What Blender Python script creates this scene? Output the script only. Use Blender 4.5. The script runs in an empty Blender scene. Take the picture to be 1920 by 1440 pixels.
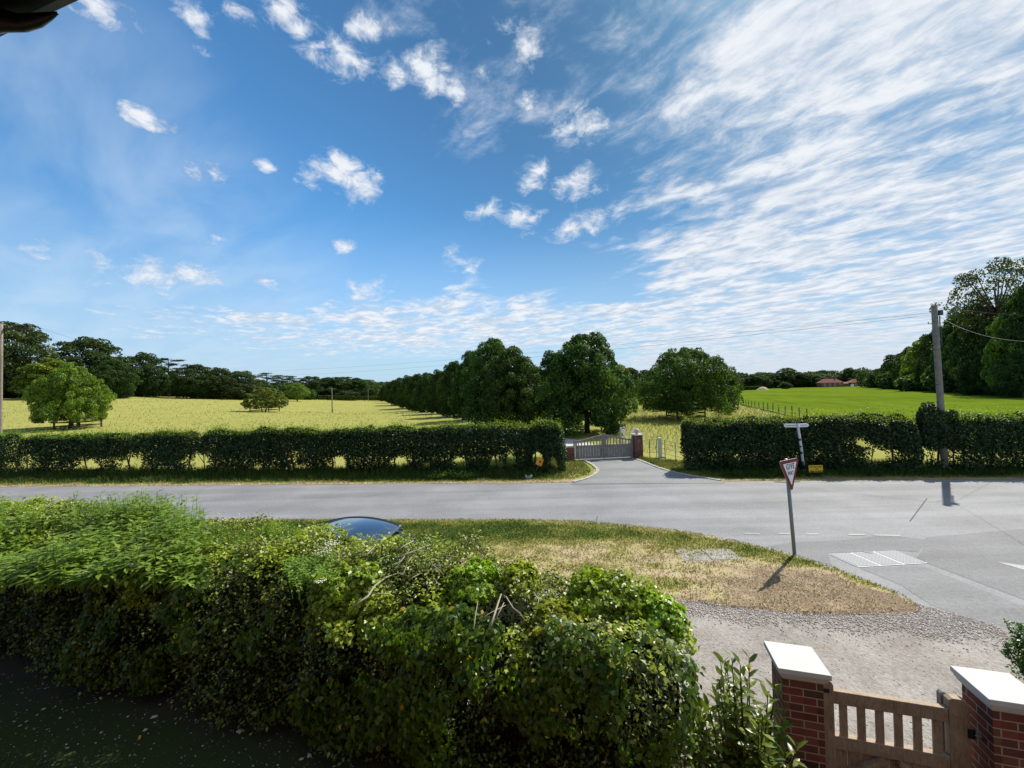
import bpy, math, random
import numpy as np
from mathutils import Vector, Matrix
R = math.radians
rng = np.random.default_rng(7)
random.seed(7)
sc = bpy.context.scene
COL = sc.collection

# ------------------------------------------------------------------ camera
F = 755.0; ROLL = R(1.4); PITCH = math.atan(10/755); H = 4.0
cam_d = bpy.data.cameras.new('camera'); cam = bpy.data.objects.new('camera', cam_d); COL.objects.link(cam)
cam_d.sensor_width = 36; cam_d.lens = 36*F/1920; cam_d.clip_start = .05; cam_d.clip_end = 4000
cam.matrix_world = Matrix.Translation((0, 0, H)) @ Matrix.Rotation(R(90)+PITCH, 4, 'X') @ Matrix.Rotation(-ROLL, 4, 'Z')
sc.camera = cam
def ray(px, py):
    x, y = px-960, py-720
    c, s = math.cos(ROLL), math.sin(ROLL)
    xr, yr = x*c-y*s, y*c+x*s
    return np.array([xr, F*math.cos(PITCH)+yr*math.sin(PITCH), F*math.sin(PITCH)-yr*math.cos(PITCH)])
def G(px, py, z=0.0):
    d = ray(px, py); return np.array([0, 0, H])+d*((z-H)/d[2])
def D(px, py, Y):
    d = ray(px, py); return np.array([0, 0, H])+d*(Y/d[1])

# ------------------------------------------------------------------ terrain
ctl = [(147,803,46),(30,747,92),(200,745,102),(400,748,122),(497,772,80),(623,774,98),(690,752,230),(560,752,150),
       (1095,812,35.5),(1285,785,48),(1393,757,90),(1492,783,47),(1550,728,260),(1900,745,82),(1640,728,210)]
cp = [D(*c) for c in ctl] + [np.array(p, float) for p in [(-150,60,3.5),(-200,200,7),(-60,400,1),(150,400,0),(400,300,1),(300,60,0),(0,700,0),(-500,600,8),(500,700,2),(0,24,0),(-40,24,.1),(40,24,0),(60,120,-.4),(0,120,-.6),(-14,75,-.2)]]
cp = np.array(cp)
def _k(r2): return np.where(r2 < 1e-9, 0, r2*np.log(r2+1e-9))
_n = len(cp); _A = np.zeros((_n+3, _n+3))
_d2 = ((cp[:, None, :2]-cp[None, :, :2])**2).sum(-1)/1e4
_A[:_n, :_n] = _k(_d2)+np.eye(_n)*.002; _A[:_n, _n] = 1; _A[:_n, _n+1:] = cp[:, :2]/100; _A[_n, :_n] = 1; _A[_n+1:, :_n] = cp[:, :2].T/100
_w = np.linalg.solve(_A, np.concatenate([cp[:, 2], np.zeros(3)]))
def tz(X, Y):
    X = np.asarray(X, float); Y = np.asarray(Y, float)
    P = np.stack([X, Y], -1)
    d2 = ((P[..., None, :]-cp[:, :2])**2).sum(-1)/1e4
    z = _k(d2)@_w[:_n]+_w[_n]+(P/100)@_w[_n+1:]
    t = np.clip((Y+.1*np.abs(X)*np.sign(X)-22.5)/14, 0, 1); t = t*t*(3-2*t)
    return np.clip(z, -3, 12)*t

# ------------------------------------------------------------------ noise
def _h(ix, iy, iz, seed):
    n = (ix*374761393+iy*668265263+iz*2147483647*0+iz*1274126177+seed*974711) & 0xffffffff
    n = ((n ^ (n >> 13))*1103515245) & 0xffffffff
    n = ((n ^ (n >> 16))*2654435761) & 0xffffffff
    return ((n >> 8) & 0xffff)/65535.0
def vn(p, seed=0):
    p = np.asarray(p, float); i = np.floor(p).astype(np.int64); f = p-i; f = f*f*(3-2*f)
    o = 0
    for dx in (0, 1):
        for dy in (0, 1):
            for dz in (0, 1):
                w = (f[..., 0] if dx else 1-f[..., 0])*(f[..., 1] if dy else 1-f[..., 1])*(f[..., 2] if dz else 1-f[..., 2])
                o = o+w*_h(i[..., 0]+dx, i[..., 1]+dy, i[..., 2]+dz, seed)
    return o
def fbm(p, seed=0, oct=3):
    o, a, s = 0, .5, 0
    for k in range(oct):
        o = o+a*vn(p*2**k, seed+k*17); s += a; a *= .5
    return o/s
def v3(x, y, z=0): return np.stack(np.broadcast_arrays(x, y, z), -1).astype(float)
def unit(a): return a/np.maximum(np.linalg.norm(a, axis=-1, keepdims=True), 1e-9)
def sst(a, b, x): t = np.clip((x-a)/(b-a), 0, 1); return t*t*(3-2*t)

# ------------------------------------------------------------------ materials
def nd(nt, typ, ins=None, **at):
    n = nt.nodes.new('ShaderNode'+typ)
    for k, v in at.items(): setattr(n, k, v)
    for k, v in (ins or {}).items():
        s = n.inputs[k]
        if isinstance(v, bpy.types.NodeSocket): nt.links.new(v, s)
        elif isinstance(v, bpy.types.Node): nt.links.new(v.outputs[0], s)
        else: s.default_value = (tuple(v)+(1,) if isinstance(v, (tuple, list)) and len(v) == 3 and s.type == 'RGBA' else v)
    return n
def mth(nt, op, a, b=0.0, c=0.0, clamp=False): return nd(nt, 'Math', {0: a, 1: b, 2: c}, operation=op, use_clamp=clamp).outputs[0]
def vm(nt, op, a, b=(0, 0, 0)):
    n = nd(nt, 'VectorMath', {0: a, 1: b}, operation=op)
    return n.outputs['Value'] if op in ('DOT_PRODUCT', 'LENGTH', 'DISTANCE') else n.outputs[0]
def mixc(nt, f, a, b, bt='MIX'):
    return nd(nt, 'Mix', {0: f, 6: a, 7: b}, data_type='RGBA', blend_type=bt).outputs[2]
def ramp(nt, f, stops, interp='LINEAR'):
    n = nd(nt, 'ValToRGB', {0: f}); cr = n.color_ramp; cr.interpolation = interp
    while len(cr.elements) < len(stops): cr.elements.new(.5)
    for e, (p, c) in zip(cr.elements, stops): e.position = p; e.color = tuple(c)+(1,)
    return n.outputs[0]
def smooth(nt, x, a, b):
    return nd(nt, 'MapRange', {0: x, 1: a, 2: b}, interpolation_type='SMOOTHSTEP').outputs[0]
def noise(nt, vec, scale, detail=4, rough=.55, dist=0, dim='3D'):
    return nd(nt, 'TexNoise', {'Vector': vec, 'Scale': scale, 'Detail': detail, 'Roughness': rough, 'Distortion': dist}, noise_dimensions=dim).outputs[0]
MATS = {}
def newmat(name):
    m = bpy.data.materials.new(name); m.use_nodes = True; nt = m.node_tree; nt.nodes.clear()
    out = nd(nt, 'OutputMaterial'); MATS[name] = m
    return m, nt, out
def finish(nt, out, col, rough=.7, spec=.3, bump=None, bstr=.3, bdist=.01, metal=0.0, coat=0.0):
    ins = {'Base Color': col, 'Roughness': rough, 'Specular IOR Level': spec, 'Metallic': metal, 'Coat Weight': coat}
    p = nd(nt, 'BsdfPrincipled', ins)
    if bump is not None:
        b = nd(nt, 'Bump', {'Height': bump, 'Strength': bstr, 'Distance': bdist}); nt.links.new(b.outputs[0], p.inputs['Normal'])
    nt.links.new(p.outputs[0], out.inputs[0]); return p
def OBJ(nt): return nd(nt, 'TexCoord').outputs['Object']
def POS(nt): return nd(nt, 'NewGeometry').outputs['Position']
def UV(nt): return nd(nt, 'TexCoord').outputs['UV']

def m_plain(name, col, rough=.6, spec=.3, var=.25, scale=8, metal=0.0, coat=0.0):
    m, nt, o = newmat(name)
    n = noise(nt, OBJ(nt), scale, 5)
    c = mixc(nt, n, tuple(x*(1-var) for x in col), tuple(min(1, x*(1+var)) for x in col))
    finish(nt, o, c, rough, spec, n, .15, .01, metal, coat); return m
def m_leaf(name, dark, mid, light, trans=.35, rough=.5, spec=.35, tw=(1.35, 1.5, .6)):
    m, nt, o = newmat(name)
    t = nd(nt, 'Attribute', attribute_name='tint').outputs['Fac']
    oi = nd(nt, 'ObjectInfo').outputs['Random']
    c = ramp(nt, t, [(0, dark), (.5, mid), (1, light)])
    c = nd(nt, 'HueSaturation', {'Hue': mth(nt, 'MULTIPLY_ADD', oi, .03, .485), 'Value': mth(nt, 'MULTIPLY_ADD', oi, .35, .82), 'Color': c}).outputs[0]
    p = nd(nt, 'BsdfPrincipled', {'Base Color': c, 'Roughness': rough, 'Specular IOR Level': spec})
    tr = nd(nt, 'BsdfTranslucent', {'Color': mixc(nt, 1.0, c, tw, 'MULTIPLY')})
    mx = nd(nt, 'MixShader', {0: trans, 1: p.outputs[0], 2: tr.outputs[0]})
    nt.links.new(mx.outputs[0], o.inputs[0]); return m
def m_tint(name, stops, rough=.9, spec=.1, trans=0.0, ns=(3, 40), nv=.25, bstr=.3, up=0.0):
    """colour by the mesh's own tint attribute (kind of cover: green, dry, bare) plus noise"""
    m, nt, o = newmat(name)
    t = nd(nt, 'Attribute', attribute_name='tint').outputs['Fac']
    n1 = noise(nt, POS(nt), ns[0], 4); n2 = noise(nt, POS(nt), ns[1], 4)
    f = mth(nt, 'ADD', t, mth(nt, 'MULTIPLY_ADD', n1, nv, -nv*.5))
    f = mth(nt, 'ADD', f, mth(nt, 'MULTIPLY_ADD', n2, nv, -nv*.5), clamp=True)
    c = ramp(nt, f, stops)
    p = finish(nt, o, c, rough, spec, n2, bstr, .03)
    if up:
        g = nd(nt, 'NewGeometry').outputs['Normal']
        nn = vm(nt, 'NORMALIZE', vm(nt, 'ADD', vm(nt, 'SCALE', g) if False else vm(nt, 'MULTIPLY', g, (1-up,)*3), (0, 0, up)))
        nt.links.new(nn, p.inputs['Normal'])
    if trans:
        tr = nd(nt, 'BsdfTranslucent', {'Color': c}); mx = nd(nt, 'MixShader', {0: trans, 1: p.outputs[0], 2: tr.outputs[0]})
        nt.links.new(mx.outputs[0], o.inputs[0])
    return m

LEAF = dict(
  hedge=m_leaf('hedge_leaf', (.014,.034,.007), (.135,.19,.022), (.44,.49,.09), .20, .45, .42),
  ivy=m_leaf('ivy_leaf', (.07,.13,.008), (.20,.29,.016), (.34,.42,.035), .36, .4, .45),
  gold=m_leaf('golden_leaf', (.12,.16,.012), (.27,.33,.028), (.44,.46,.07), .34, .4, .45),
  nettle=m_leaf('nettle_leaf', (.08,.14,.018), (.16,.24,.028), (.27,.35,.055), .42, .55, .35),
  broad=m_leaf('broad_leaf', (.030,.065,.007), (.075,.13,.010), (.15,.215,.018), .50, .4, .45),
  laurel=m_leaf('laurel_leaf', (.06,.12,.012), (.15,.22,.025), (.28,.34,.055), .38, .35, .45),
  box=m_leaf('box_leaf', (.02,.07,.012), (.06,.15,.022), (.12,.24,.035), .30, .3, .5),
  road=m_leaf('roadside_leaf', (.010,.030,.010), (.024,.060,.015), (.065,.12,.022), .26, .5, .35),
  shoot=m_leaf('shoot_leaf', (.08,.14,.012), (.14,.21,.018), (.23,.28,.035), .48, .5, .3),
  lime=m_leaf('lime_leaf', (.013,.036,.010), (.042,.084,.014), (.13,.185,.025), .32, .6, .2),
  oak=m_leaf('oak_leaf', (.016,.040,.008), (.050,.092,.011), (.14,.185,.018), .34, .6, .2),
  fresh=m_leaf('fresh_leaf', (.040,.075,.008), (.125,.185,.013), (.24,.30,.025), .36, .5, .35),
  wood=m_leaf('woodland_leaf', (.014,.036,.014), (.038,.074,.018), (.10,.15,.028), .30, .65, .15),
  olive=m_leaf('olive_leaf', (.024,.044,.010), (.052,.080,.016), (.10,.13,.03), .28, .55, .3),
  conifer=m_leaf('conifer_needle', (.010,.026,.015), (.018,.042,.022), (.035,.07,.035), .15, .6, .3),
)
M = {}
M['bark'] = m_plain('bark', (.07,.055,.042), .9, .1, .4, 12)
M['twig'] = m_plain('grey_twig', (.30,.26,.20), .8, .2, .3, 20)
M['core'] = m_plain('shade_filler', (.018,.022,.012), 1, 0, .4, 12)  # near-black filler: shade between the leaves put into the colour
M['oldwood'] = m_plain('old_timber', (.17,.14,.11), .85, .2, .35, 6)
M['darkwood'] = m_plain('creosoted_timber', (.05,.042,.035), .85, .2, .35, 6)
M['whitepaint'] = m_plain('white_paint', (.78,.79,.77), .5, .4, .06, 10)
M['flakywhite'] = m_plain('flaking_white_paint', (.55,.57,.56), .7, .3, .3, 25)
M['stone'] = m_plain('pale_stone', (.50,.47,.42), .85, .2, .18, 20)
M['kerbstone'] = m_plain('kerb_stone', (.36,.34,.30), .9, .1, .25, 6)
M['caps'] = m_plain('white_cap_stone', (.50,.49,.47), .75, .25, .16, 9)
M['steel'] = m_plain('galvanised_steel', (.20,.24,.26), .5, .5, .2, 20, .4)
M['ironblack'] = m_plain('black_iron', (.012,.012,.013), .45, .5, .2, 20)
M['greymetal'] = m_plain('grey_metal', (.33,.34,.36), .45, .5, .2, 20, .6)
M['red'] = m_plain('sign_red', (.15,.004,.014), .5, .25, .06, 10)
M['signwhite'] = m_plain('sign_white', (.72,.74,.76), .35, .5, .04, 6)
M['black'] = m_plain('sign_black', (.012,.014,.025), .5, .4, .05, 10)
M['yellow'] = m_plain('sign_yellow', (.72,.46,.02), .5, .4, .06, 10)
M['orange'] = m_plain('sign_orange', (.75,.30,.015), .5, .4, .06, 10)
M['letterblue'] = m_plain('faded_letter', (.16,.22,.36), .6, .3, .1, 10)
M['cable'] = m_plain('cable', (.03,.032,.036), .6, .3, .1, 10)
M['rail'] = m_plain('grey_green_rail', (.30,.34,.30), .6, .4, .2, 10)
M['tyre'] = m_plain('tyre', (.02,.02,.02), .85, .2, .2, 20)
M['alloy'] = m_plain('alloy', (.5,.5,.52), .3, .5, .05, 20, .9)
M['lampglass'] = m_plain('lamp_glass', (.6,.62,.65), .1, .6, .05, 10)
M['taillight'] = m_plain('tail_light', (.4,.02,.02), .15, .6, .05, 10)
M['plastic'] = m_plain('black_plastic', (.004,.005,.007), .35, .5, .1, 10)
M['fascia'] = m_plain('blue_grey_board', (.16,.21,.25), .6, .3, .15, 30)
M['render'] = m_plain('house_render', (.55,.52,.47), .9, .1, .1, 5)
M['soil'] = m_tint('soil', [(0,(.014,.013,.012)),(.4,(.034,.029,.026)),(.6,(.050,.042,.036)),(1,(.03,.046,.016))], 1, .05)
M['umbel'] = m_plain('umbel_cream', (.75,.74,.58), .8, .1, .1, 40)
M['straw'] = m_plain('mound_straw', (.42,.37,.24), .95, .05, .2, 2)
M['drystone'] = m_tint('pebble', [(0,(.34,.28,.245)),(.4,(.46,.40,.36)),(.75,(.55,.50,.46)),(1,(.66,.62,.57))], .85, .2, 0, (5, 60), .2)
M['litter'] = m_tint('litter', [(0,(.10,.09,.07)),(.5,(.30,.30,.30)),(.8,(.55,.56,.56)),(1,(.55,.36,.04))], .8, .2, .1, (5, 60), .1)
M['carpaint'] = m_plain('dark_blue_car_paint', (.085,.12,.18), .20, .6, .03, 3, .8, 1.0)
def m_glass():
    m, nt, o = newmat('tinted_glass'); finish(nt, o, (.01,.013,.016), .04, .6, None); return m
M['glass'] = m_glass()
def m_brick(name, bw, rh, mort, c1, c2, cm, dark=.5):
    m, nt, o = newmat(name)
    uv = UV(nt)
    b = nd(nt, 'TexBrick', {'Vector': uv, 'Color1': c1, 'Color2': c2, 'Mortar': cm, 'Scale': 1.0, 'Mortar Size': mort, 'Mortar Smooth': .1, 'Bias': -.1, 'Brick Width': bw, 'Row Height': rh})
    b.offset = .5; b.squash = 1
    # tone of single bricks
    s = nd(nt, 'SeparateXYZ', {0: uv})
    row = mth(nt, 'FLOOR', mth(nt, 'DIVIDE', s.outputs[1], rh))
    colm = mth(nt, 'FLOOR', mth(nt, 'ADD', mth(nt, 'DIVIDE', s.outputs[0], bw), mth(nt, 'MULTIPLY', mth(nt, 'MODULO', row, 2.0), .5)))
    wn = nd(nt, 'TexWhiteNoise', {'Vector': nd(nt, 'CombineXYZ', {0: row, 1: colm}).outputs[0]}, noise_dimensions='3D').outputs[0]
    n = noise(nt, uv, 30, 6, .7)
    k = mth(nt, 'MULTIPLY_ADD', wn, .9, .45)
    k = mth(nt, 'MULTIPLY', k, mth(nt, 'MULTIPLY_ADD', n, .6, .7))
    brick = mixc(nt, 1.0, b.outputs[0], nd(nt, 'CombineXYZ', {0: k, 1: k, 2: k}).outputs[0], 'MULTIPLY')
    c = mixc(nt, b.outputs[1], brick, mixc(nt, n, cm, tuple(x*.6 for x in cm)))
    hgt = mth(nt, 'ADD', mth(nt, 'MULTIPLY', b.outputs[1], -1.0), mth(nt, 'MULTIPLY', n, .35))
    finish(nt, o, c, .85, .2, hgt, .6, .006); return m
M['brick'] = m_brick('red_brick', .225, .075, .0055, (.21,.055,.04), (.10,.05,.035), (.42,.33,.22))
M['gatebrick'] = m_brick('weathered_red_brick', .225, .075, .006, (.22,.045,.045), (.16,.05,.045), (.36,.30,.27))
def m_wood(name, c1, c2, rough=.8):
    m, nt, o = newmat(name)
    mp = nd(nt, 'Mapping', {'Vector': OBJ(nt), 'Scale': (14, 14, 3)})
    n = noise(nt, mp.outputs[0], 3, 7, .65, 1.2); n2 = noise(nt, OBJ(nt), 5, 3)
    f = mth(nt, 'ADD', mth(nt, 'MULTIPLY', n, .75), mth(nt, 'MULTIPLY', n2, .35), clamp=True)
    c = ramp(nt, f, [(.2, tuple(x*.6 for x in c1)), (.45, c1), (.7, c2), (.9, tuple(min(1, x*1.15) for x in c2))])
    finish(nt, o, c, rough, .25, n, .35, .004); return m
M['oak'] = m_wood('weathered_oak', (.215,.15,.095), (.37,.28,.19), .6)
M['silver'] = m_wood('silvered_oak', (.17,.165,.155), (.31,.30,.275))
M['pole'] = m_wood('pole_timber', (.15,.135,.11), (.28,.25,.20))
def m_asphalt(name, base, var=.2, rough=.6, spec=.4, warm=0):
    m, nt, o = newmat(name)
    p = POS(nt)
    mp = nd(nt, 'Mapping', {'Vector': p, 'Rotation': (0, 0, R(4.1)), 'Scale': (.05, 1.0, 1)})
    st = noise(nt, mp.outputs[0], 1.3, 5, .6)             # tyre-polished bands along the road
    big = noise(nt, p, .5, 5, .6); fine = noise(nt, p, 45, 4, .8); vf = noise(nt, p, 14, 6, .7)
    k = mth(nt, 'MULTIPLY_ADD', st, .75, .42)
    k = mth(nt, 'ADD', k, mth(nt, 'MULTIPLY_ADD', big, .6, -.32))
    k = mth(nt, 'ADD', k, mth(nt, 'MULTIPLY_ADD', fine, 1.3, -.65))
    k = mth(nt, 'ADD', k, mth(nt, 'MULTIPLY_ADD', vf, .7, -.35))
    vv = nd(nt, 'TexVoronoi', {'Vector': mp.outputs[0], 'Scale': .9}, feature='DISTANCE_TO_EDGE')
    c = mixc(nt, 1.0, base, nd(nt, 'CombineXYZ', {0: k, 1: k, 2: k}).outputs[0], 'MULTIPLY')
    finish(nt, o, c, rough, spec, mth(nt, 'ADD', fine, mth(nt, 'MULTIPLY', vf, .6)), .35, .008); return m
M['asphalt'] = m_asphalt('worn_asphalt', (.252,.254,.262), .2, .7, .22)
M['patch'] = m_asphalt('asphalt_patch', (.185,.187,.193), .2, .7, .22)
M['smoothpatch'] = m_asphalt('grey_asphalt_patch', (.205,.207,.212), .2, .7, .22)
M['drive'] = m_asphalt('drive_asphalt', (.21,.215,.215))
M['worn'] = m_asphalt('worn_paint', (.33,.33,.33))
def m_gravel():
    m, nt, o = newmat('compacted_gravel')
    p = POS(nt)
    v = nd(nt, 'TexVoronoi', {'Vector': p, 'Scale': 38.0, 'Randomness': 1.0})
    n = noise(nt, p, 1.1, 6, .65); n2 = noise(nt, p, 16, 5, .7)
    c = ramp(nt, mth(nt, 'ADD', mth(nt, 'MULTIPLY', n, .6), mth(nt, 'MULTIPLY', n2, .45)), [(.28,(.13,.115,.10)),(.45,(.24,.222,.20)),(.62,(.34,.32,.295)),(.8,(.42,.40,.375))])
    g = nd(nt, 'SeparateColor', {0: v.outputs['Color']}).outputs[0]
    c = mixc(nt, .38, c, mixc(nt, g, (.16,.14,.13), (.60,.57,.54)), 'SOFT_LIGHT')
    n3 = noise(nt, p, .9, 3); rust = smooth(nt, n3, .62, .78)
    c = mixc(nt, mth(nt, 'MULTIPLY', rust, .45), c, (.26,.15,.09))
    finish(nt, o, c, .9, .15, mth(nt, 'ADD', v.outputs['Distance'], n2), .5, .012); return m
M['gravel'] = m_gravel()
M['meadow'] = m_tint('meadow', [(0,(.10,.15,.018)),(.35,(.18,.205,.036)),(.6,(.265,.262,.075)),(1,(.35,.32,.13))], .95, .0, 0, (.16, 1.7), .42, .6)
M['crop'] = m_tint('crop', [(0,(.065,.105,.010)),(.5,(.105,.155,.013)),(1,(.160,.195,.024))], .95, .0, 0, (.10, 1.2), .75, .6)
M['blade'] = m_tint('grass_blade', [(0,(.04,.095,.014)),(.3,(.215,.24,.045)),(.55,(.36,.325,.095)),(.78,(.50,.42,.23)),(1,(.52,.43,.28))], .8, .1, .25, (2, 9), .1, 0, .8)
M['hay'] = m_tint('hay_blade', [(0,(.16,.22,.03)),(.4,(.32,.35,.075)),(.7,(.46,.45,.15)),(1,(.60,.55,.26))], .85, .05, .35, (1, 5), .1, 0, .85)
M['turf'] = m_tint('turf', [(0,(.045,.08,.014)),(.3,(.195,.21,.05)),(.52,(.30,.265,.10)),(.72,(.40,.33,.19)),(.88,(.34,.265,.17)),(1,(.20,.145,.10))], .95, .05, 0, (2.2, 22), .42, .6)
def m_cover():
    m, nt, o = newmat('chequered_steel')
    uv = UV(nt)
    s = nd(nt, 'SeparateXYZ', {0: uv})
    a = mth(nt, 'SINE', mth(nt, 'MULTIPLY', s.outputs[0], 80.0)); b = mth(nt, 'SINE', mth(nt, 'MULTIPLY', s.outputs[1], 80.0))
    k = smooth(nt, mth(nt, 'MULTIPLY', a, b), .1, .5); n = noise(nt, uv, 6, 5)
    c = mixc(nt, k, mixc(nt, n, (.24,.24,.245), (.31,.31,.315)), mixc(nt, n, (.31,.31,.315), (.38,.38,.38)))
    finish(nt, o, c, .75, .2, k, .5, .006, .0); return m
M['cover'] = m_cover()

# ------------------------------------------------------------------ object helpers
def tag(o, label=None, cat=None, group=None, kind=None):
    if label: o['label'] = label
    if cat: o['category'] = cat
    if group: o['group'] = group
    if kind: o['kind'] = kind
    return o
def thing(name, label, cat, loc=(0, 0, 0), rz=0.0, group=None):
    o = bpy.data.objects.new(name, None); COL.objects.link(o); o.empty_display_size = .2
    o.location = tuple(float(x) for x in loc); o.rotation_euler = (0, 0, rz)
    return tag(o, label, cat, group)
def link(name, me, parent=None):
    o = bpy.data.objects.new(name, me); COL.objects.link(o)
    if parent is not None: o.parent = parent
    return o
def mesh_np(name, V, Fc, mat, parent=None, tint=None, smooth=False):
    V = np.asarray(V, np.float32); Fc = np.asarray(Fc, np.int32); k = Fc.shape[1]
    me = bpy.data.meshes.new(name)
    me.vertices.add(len(V)); me.vertices.foreach_set('co', V.ravel())
    me.loops.add(Fc.size); me.loops.foreach_set('vertex_index', Fc.ravel())
    me.polygons.add(len(Fc)); me.polygons.foreach_set('loop_start', np.arange(0, Fc.size, k, dtype=np.int32))
    me.polygons.foreach_set('loop_total', np.full(len(Fc), k, np.int32))
    if smooth: me.polygons.foreach_set('use_smooth', np.ones(len(Fc), bool))
    if tint is not None:
        a = me.attributes.new('tint', 'FLOAT', 'POINT'); a.data.foreach_set('value', np.asarray(tint, np.float32))
    me.update(calc_edges=True); me.materials.append(mat)
    return link(name, me, parent)
class MB:
    def __init__(s): s.v = []; s.f = []; s.mi = []; s.off = None
    def add(s, vs, fs):
        b = len(s.v); s.v += [tuple(float(c) for c in p) for p in vs]; s.f += [[b+i for i in f] for f in fs]; return s
    def box(s, c, size, rz=0.0):
        x, y, z = (q/2 for q in size); cz, sz = math.cos(rz), math.sin(rz); P = []
        for dz in (-z, z):
            for dx, dy in ((-x, -y), (x, -y), (x, y), (-x, y)):
                P.append((c[0]+dx*cz-dy*sz, c[1]+dx*sz+dy*cz, c[2]+dz))
        return s.add(P, [(3,2,1,0),(4,5,6,7),(0,1,5,4),(1,2,6,5),(2,3,7,6),(3,0,4,7)])
    def bar(s, a, b, w, h, up=(0, 0, 1)):
        a, b = np.array(a, float), np.array(b, float); d = unit(b-a); up = np.array(up, float)
        r = np.cross(d, up); r = r/np.linalg.norm(r); u = np.cross(r, d); P = []
        for p in (a, b):
            for i, j in ((-1,-1),(1,-1),(1,1),(-1,1)): P.append(p+r*i*w/2+u*j*h/2)
        return s.add(P, [(0,1,2,3),(7,6,5,4),(0,4,5,1),(1,5,6,2),(2,6,7,3),(3,7,4,0)])
    def tube(s, pts, rad, seg=8):
        pts = [np.array(p, float) for p in pts]; n = len(pts)
        rad = [rad]*n if np.isscalar(rad) else rad; rings = []
        ref = np.array([.31, .17, .93]) if abs((pts[-1]-pts[0])[2]) < .9*np.linalg.norm(pts[-1]-pts[0]) else np.array([1., .1, 0])
        for i, p in enumerate(pts):
            d = unit(pts[min(i+1, n-1)]-pts[max(i-1, 0)]); a = unit(np.cross(d, ref)); b = np.cross(d, a)
            rings += [p+rad[i]*(a*math.cos(2*math.pi*k/seg)+b*math.sin(2*math.pi*k/seg)) for k in range(seg)]
        fs = [(i*seg+k, i*seg+(k+1)%seg, (i+1)*seg+(k+1)%seg, (i+1)*seg+k) for i in range(n-1) for k in range(seg)]
        fs += [tuple(range(seg))[::-1], tuple((n-1)*seg+k for k in range(seg))]
        return s.add(rings, fs)
    def lathe(s, prof, c=(0, 0, 0), seg=20):
        P = [(c[0]+r*math.cos(2*math.pi*k/seg), c[1]+r*math.sin(2*math.pi*k/seg), c[2]+z) for r, z in prof for k in range(seg)]
        n = len(prof)
        fs = [(i*seg+k, i*seg+(k+1)%seg, (i+1)*seg+(k+1)%seg, (i+1)*seg+k) for i in range(n-1) for k in range(seg)]
        return s.add(P, fs+[tuple(range(seg))[::-1], tuple((n-1)*seg+k for k in range(seg))])
    def prism(s, poly, z0, z1):
        n = len(poly); P = [(p[0], p[1], z0) for p in poly]+[(p[0], p[1], z1) for p in poly]
        return s.add(P, [tuple(range(n))[::-1], tuple(range(n, 2*n))]+[(i, (i+1)%n, n+(i+1)%n, n+i) for i in range(n)])
    def xprism(s, poly, a, b, o, ux, uz=(0, 0, 1)):
        """poly in the (ux,uz) plane at o, pushed from a to b along ux x uz"""
        o, ux, uz = (np.array(q, float) for q in (o, ux, uz)); n = np.cross(uz, ux); k = len(poly)
        P = [o+ux*p[0]+uz*p[1]+n*t for t in (a, b) for p in poly]
        return s.add(P, [tuple(range(k)), tuple(range(k, 2*k))[::-1]]+[(i, k+i, k+(i+1)%k, (i+1)%k) for i in range(k)])
    def build(s, name, mat, parent=None, bevel=0.0, smooth=False):
        me = bpy.data.meshes.new(name); me.from_pydata(s.v, [], s.f); me.update()
        uvl = me.uv_layers.new(name='uv'); V = np.array(s.v)
        for p in me.polygons:
            nx, ny, nz = (abs(q) for q in p.normal); hl = math.hypot(p.normal.x, p.normal.y)
            for li in p.loop_indices:
                c = V[me.loops[li].vertex_index]
                if nz > .7: uv = (c[0], c[1])
                else: uv = ((-p.normal.y*c[0]+p.normal.x*c[1])/max(hl, 1e-6), c[2])
                uvl.data[li].uv = uv
            p.use_smooth = smooth
        me.materials.append(mat); o = link(name, me, parent)
        if bevel:
            b = o.modifiers.new('edge', 'BEVEL'); b.width = bevel; b.segments = 2; b.limit_method = 'ANGLE'; b.angle_limit = R(35)
        return o
def text_mesh(body, size, mat, name, parent, M4, extrude=.001, space=1.0):
    c = bpy.data.curves.new('t', 'FONT'); c.body = body; c.size = size; c.align_x = 'CENTER'; c.align_y = 'CENTER'; c.extrude = extrude; c.offset = size*.022; c.space_character = space
    o = bpy.data.objects.new('t', c); COL.objects.link(o)
    me = bpy.data.meshes.new_from_object(o.evaluated_get(bpy.context.evaluated_depsgraph_get()))
    bpy.data.objects.remove(o); bpy.data.curves.remove(c)
    me.transform(M4); me.materials.clear(); me.materials.append(mat); me.name = name
    return link(name, me, parent)
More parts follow.
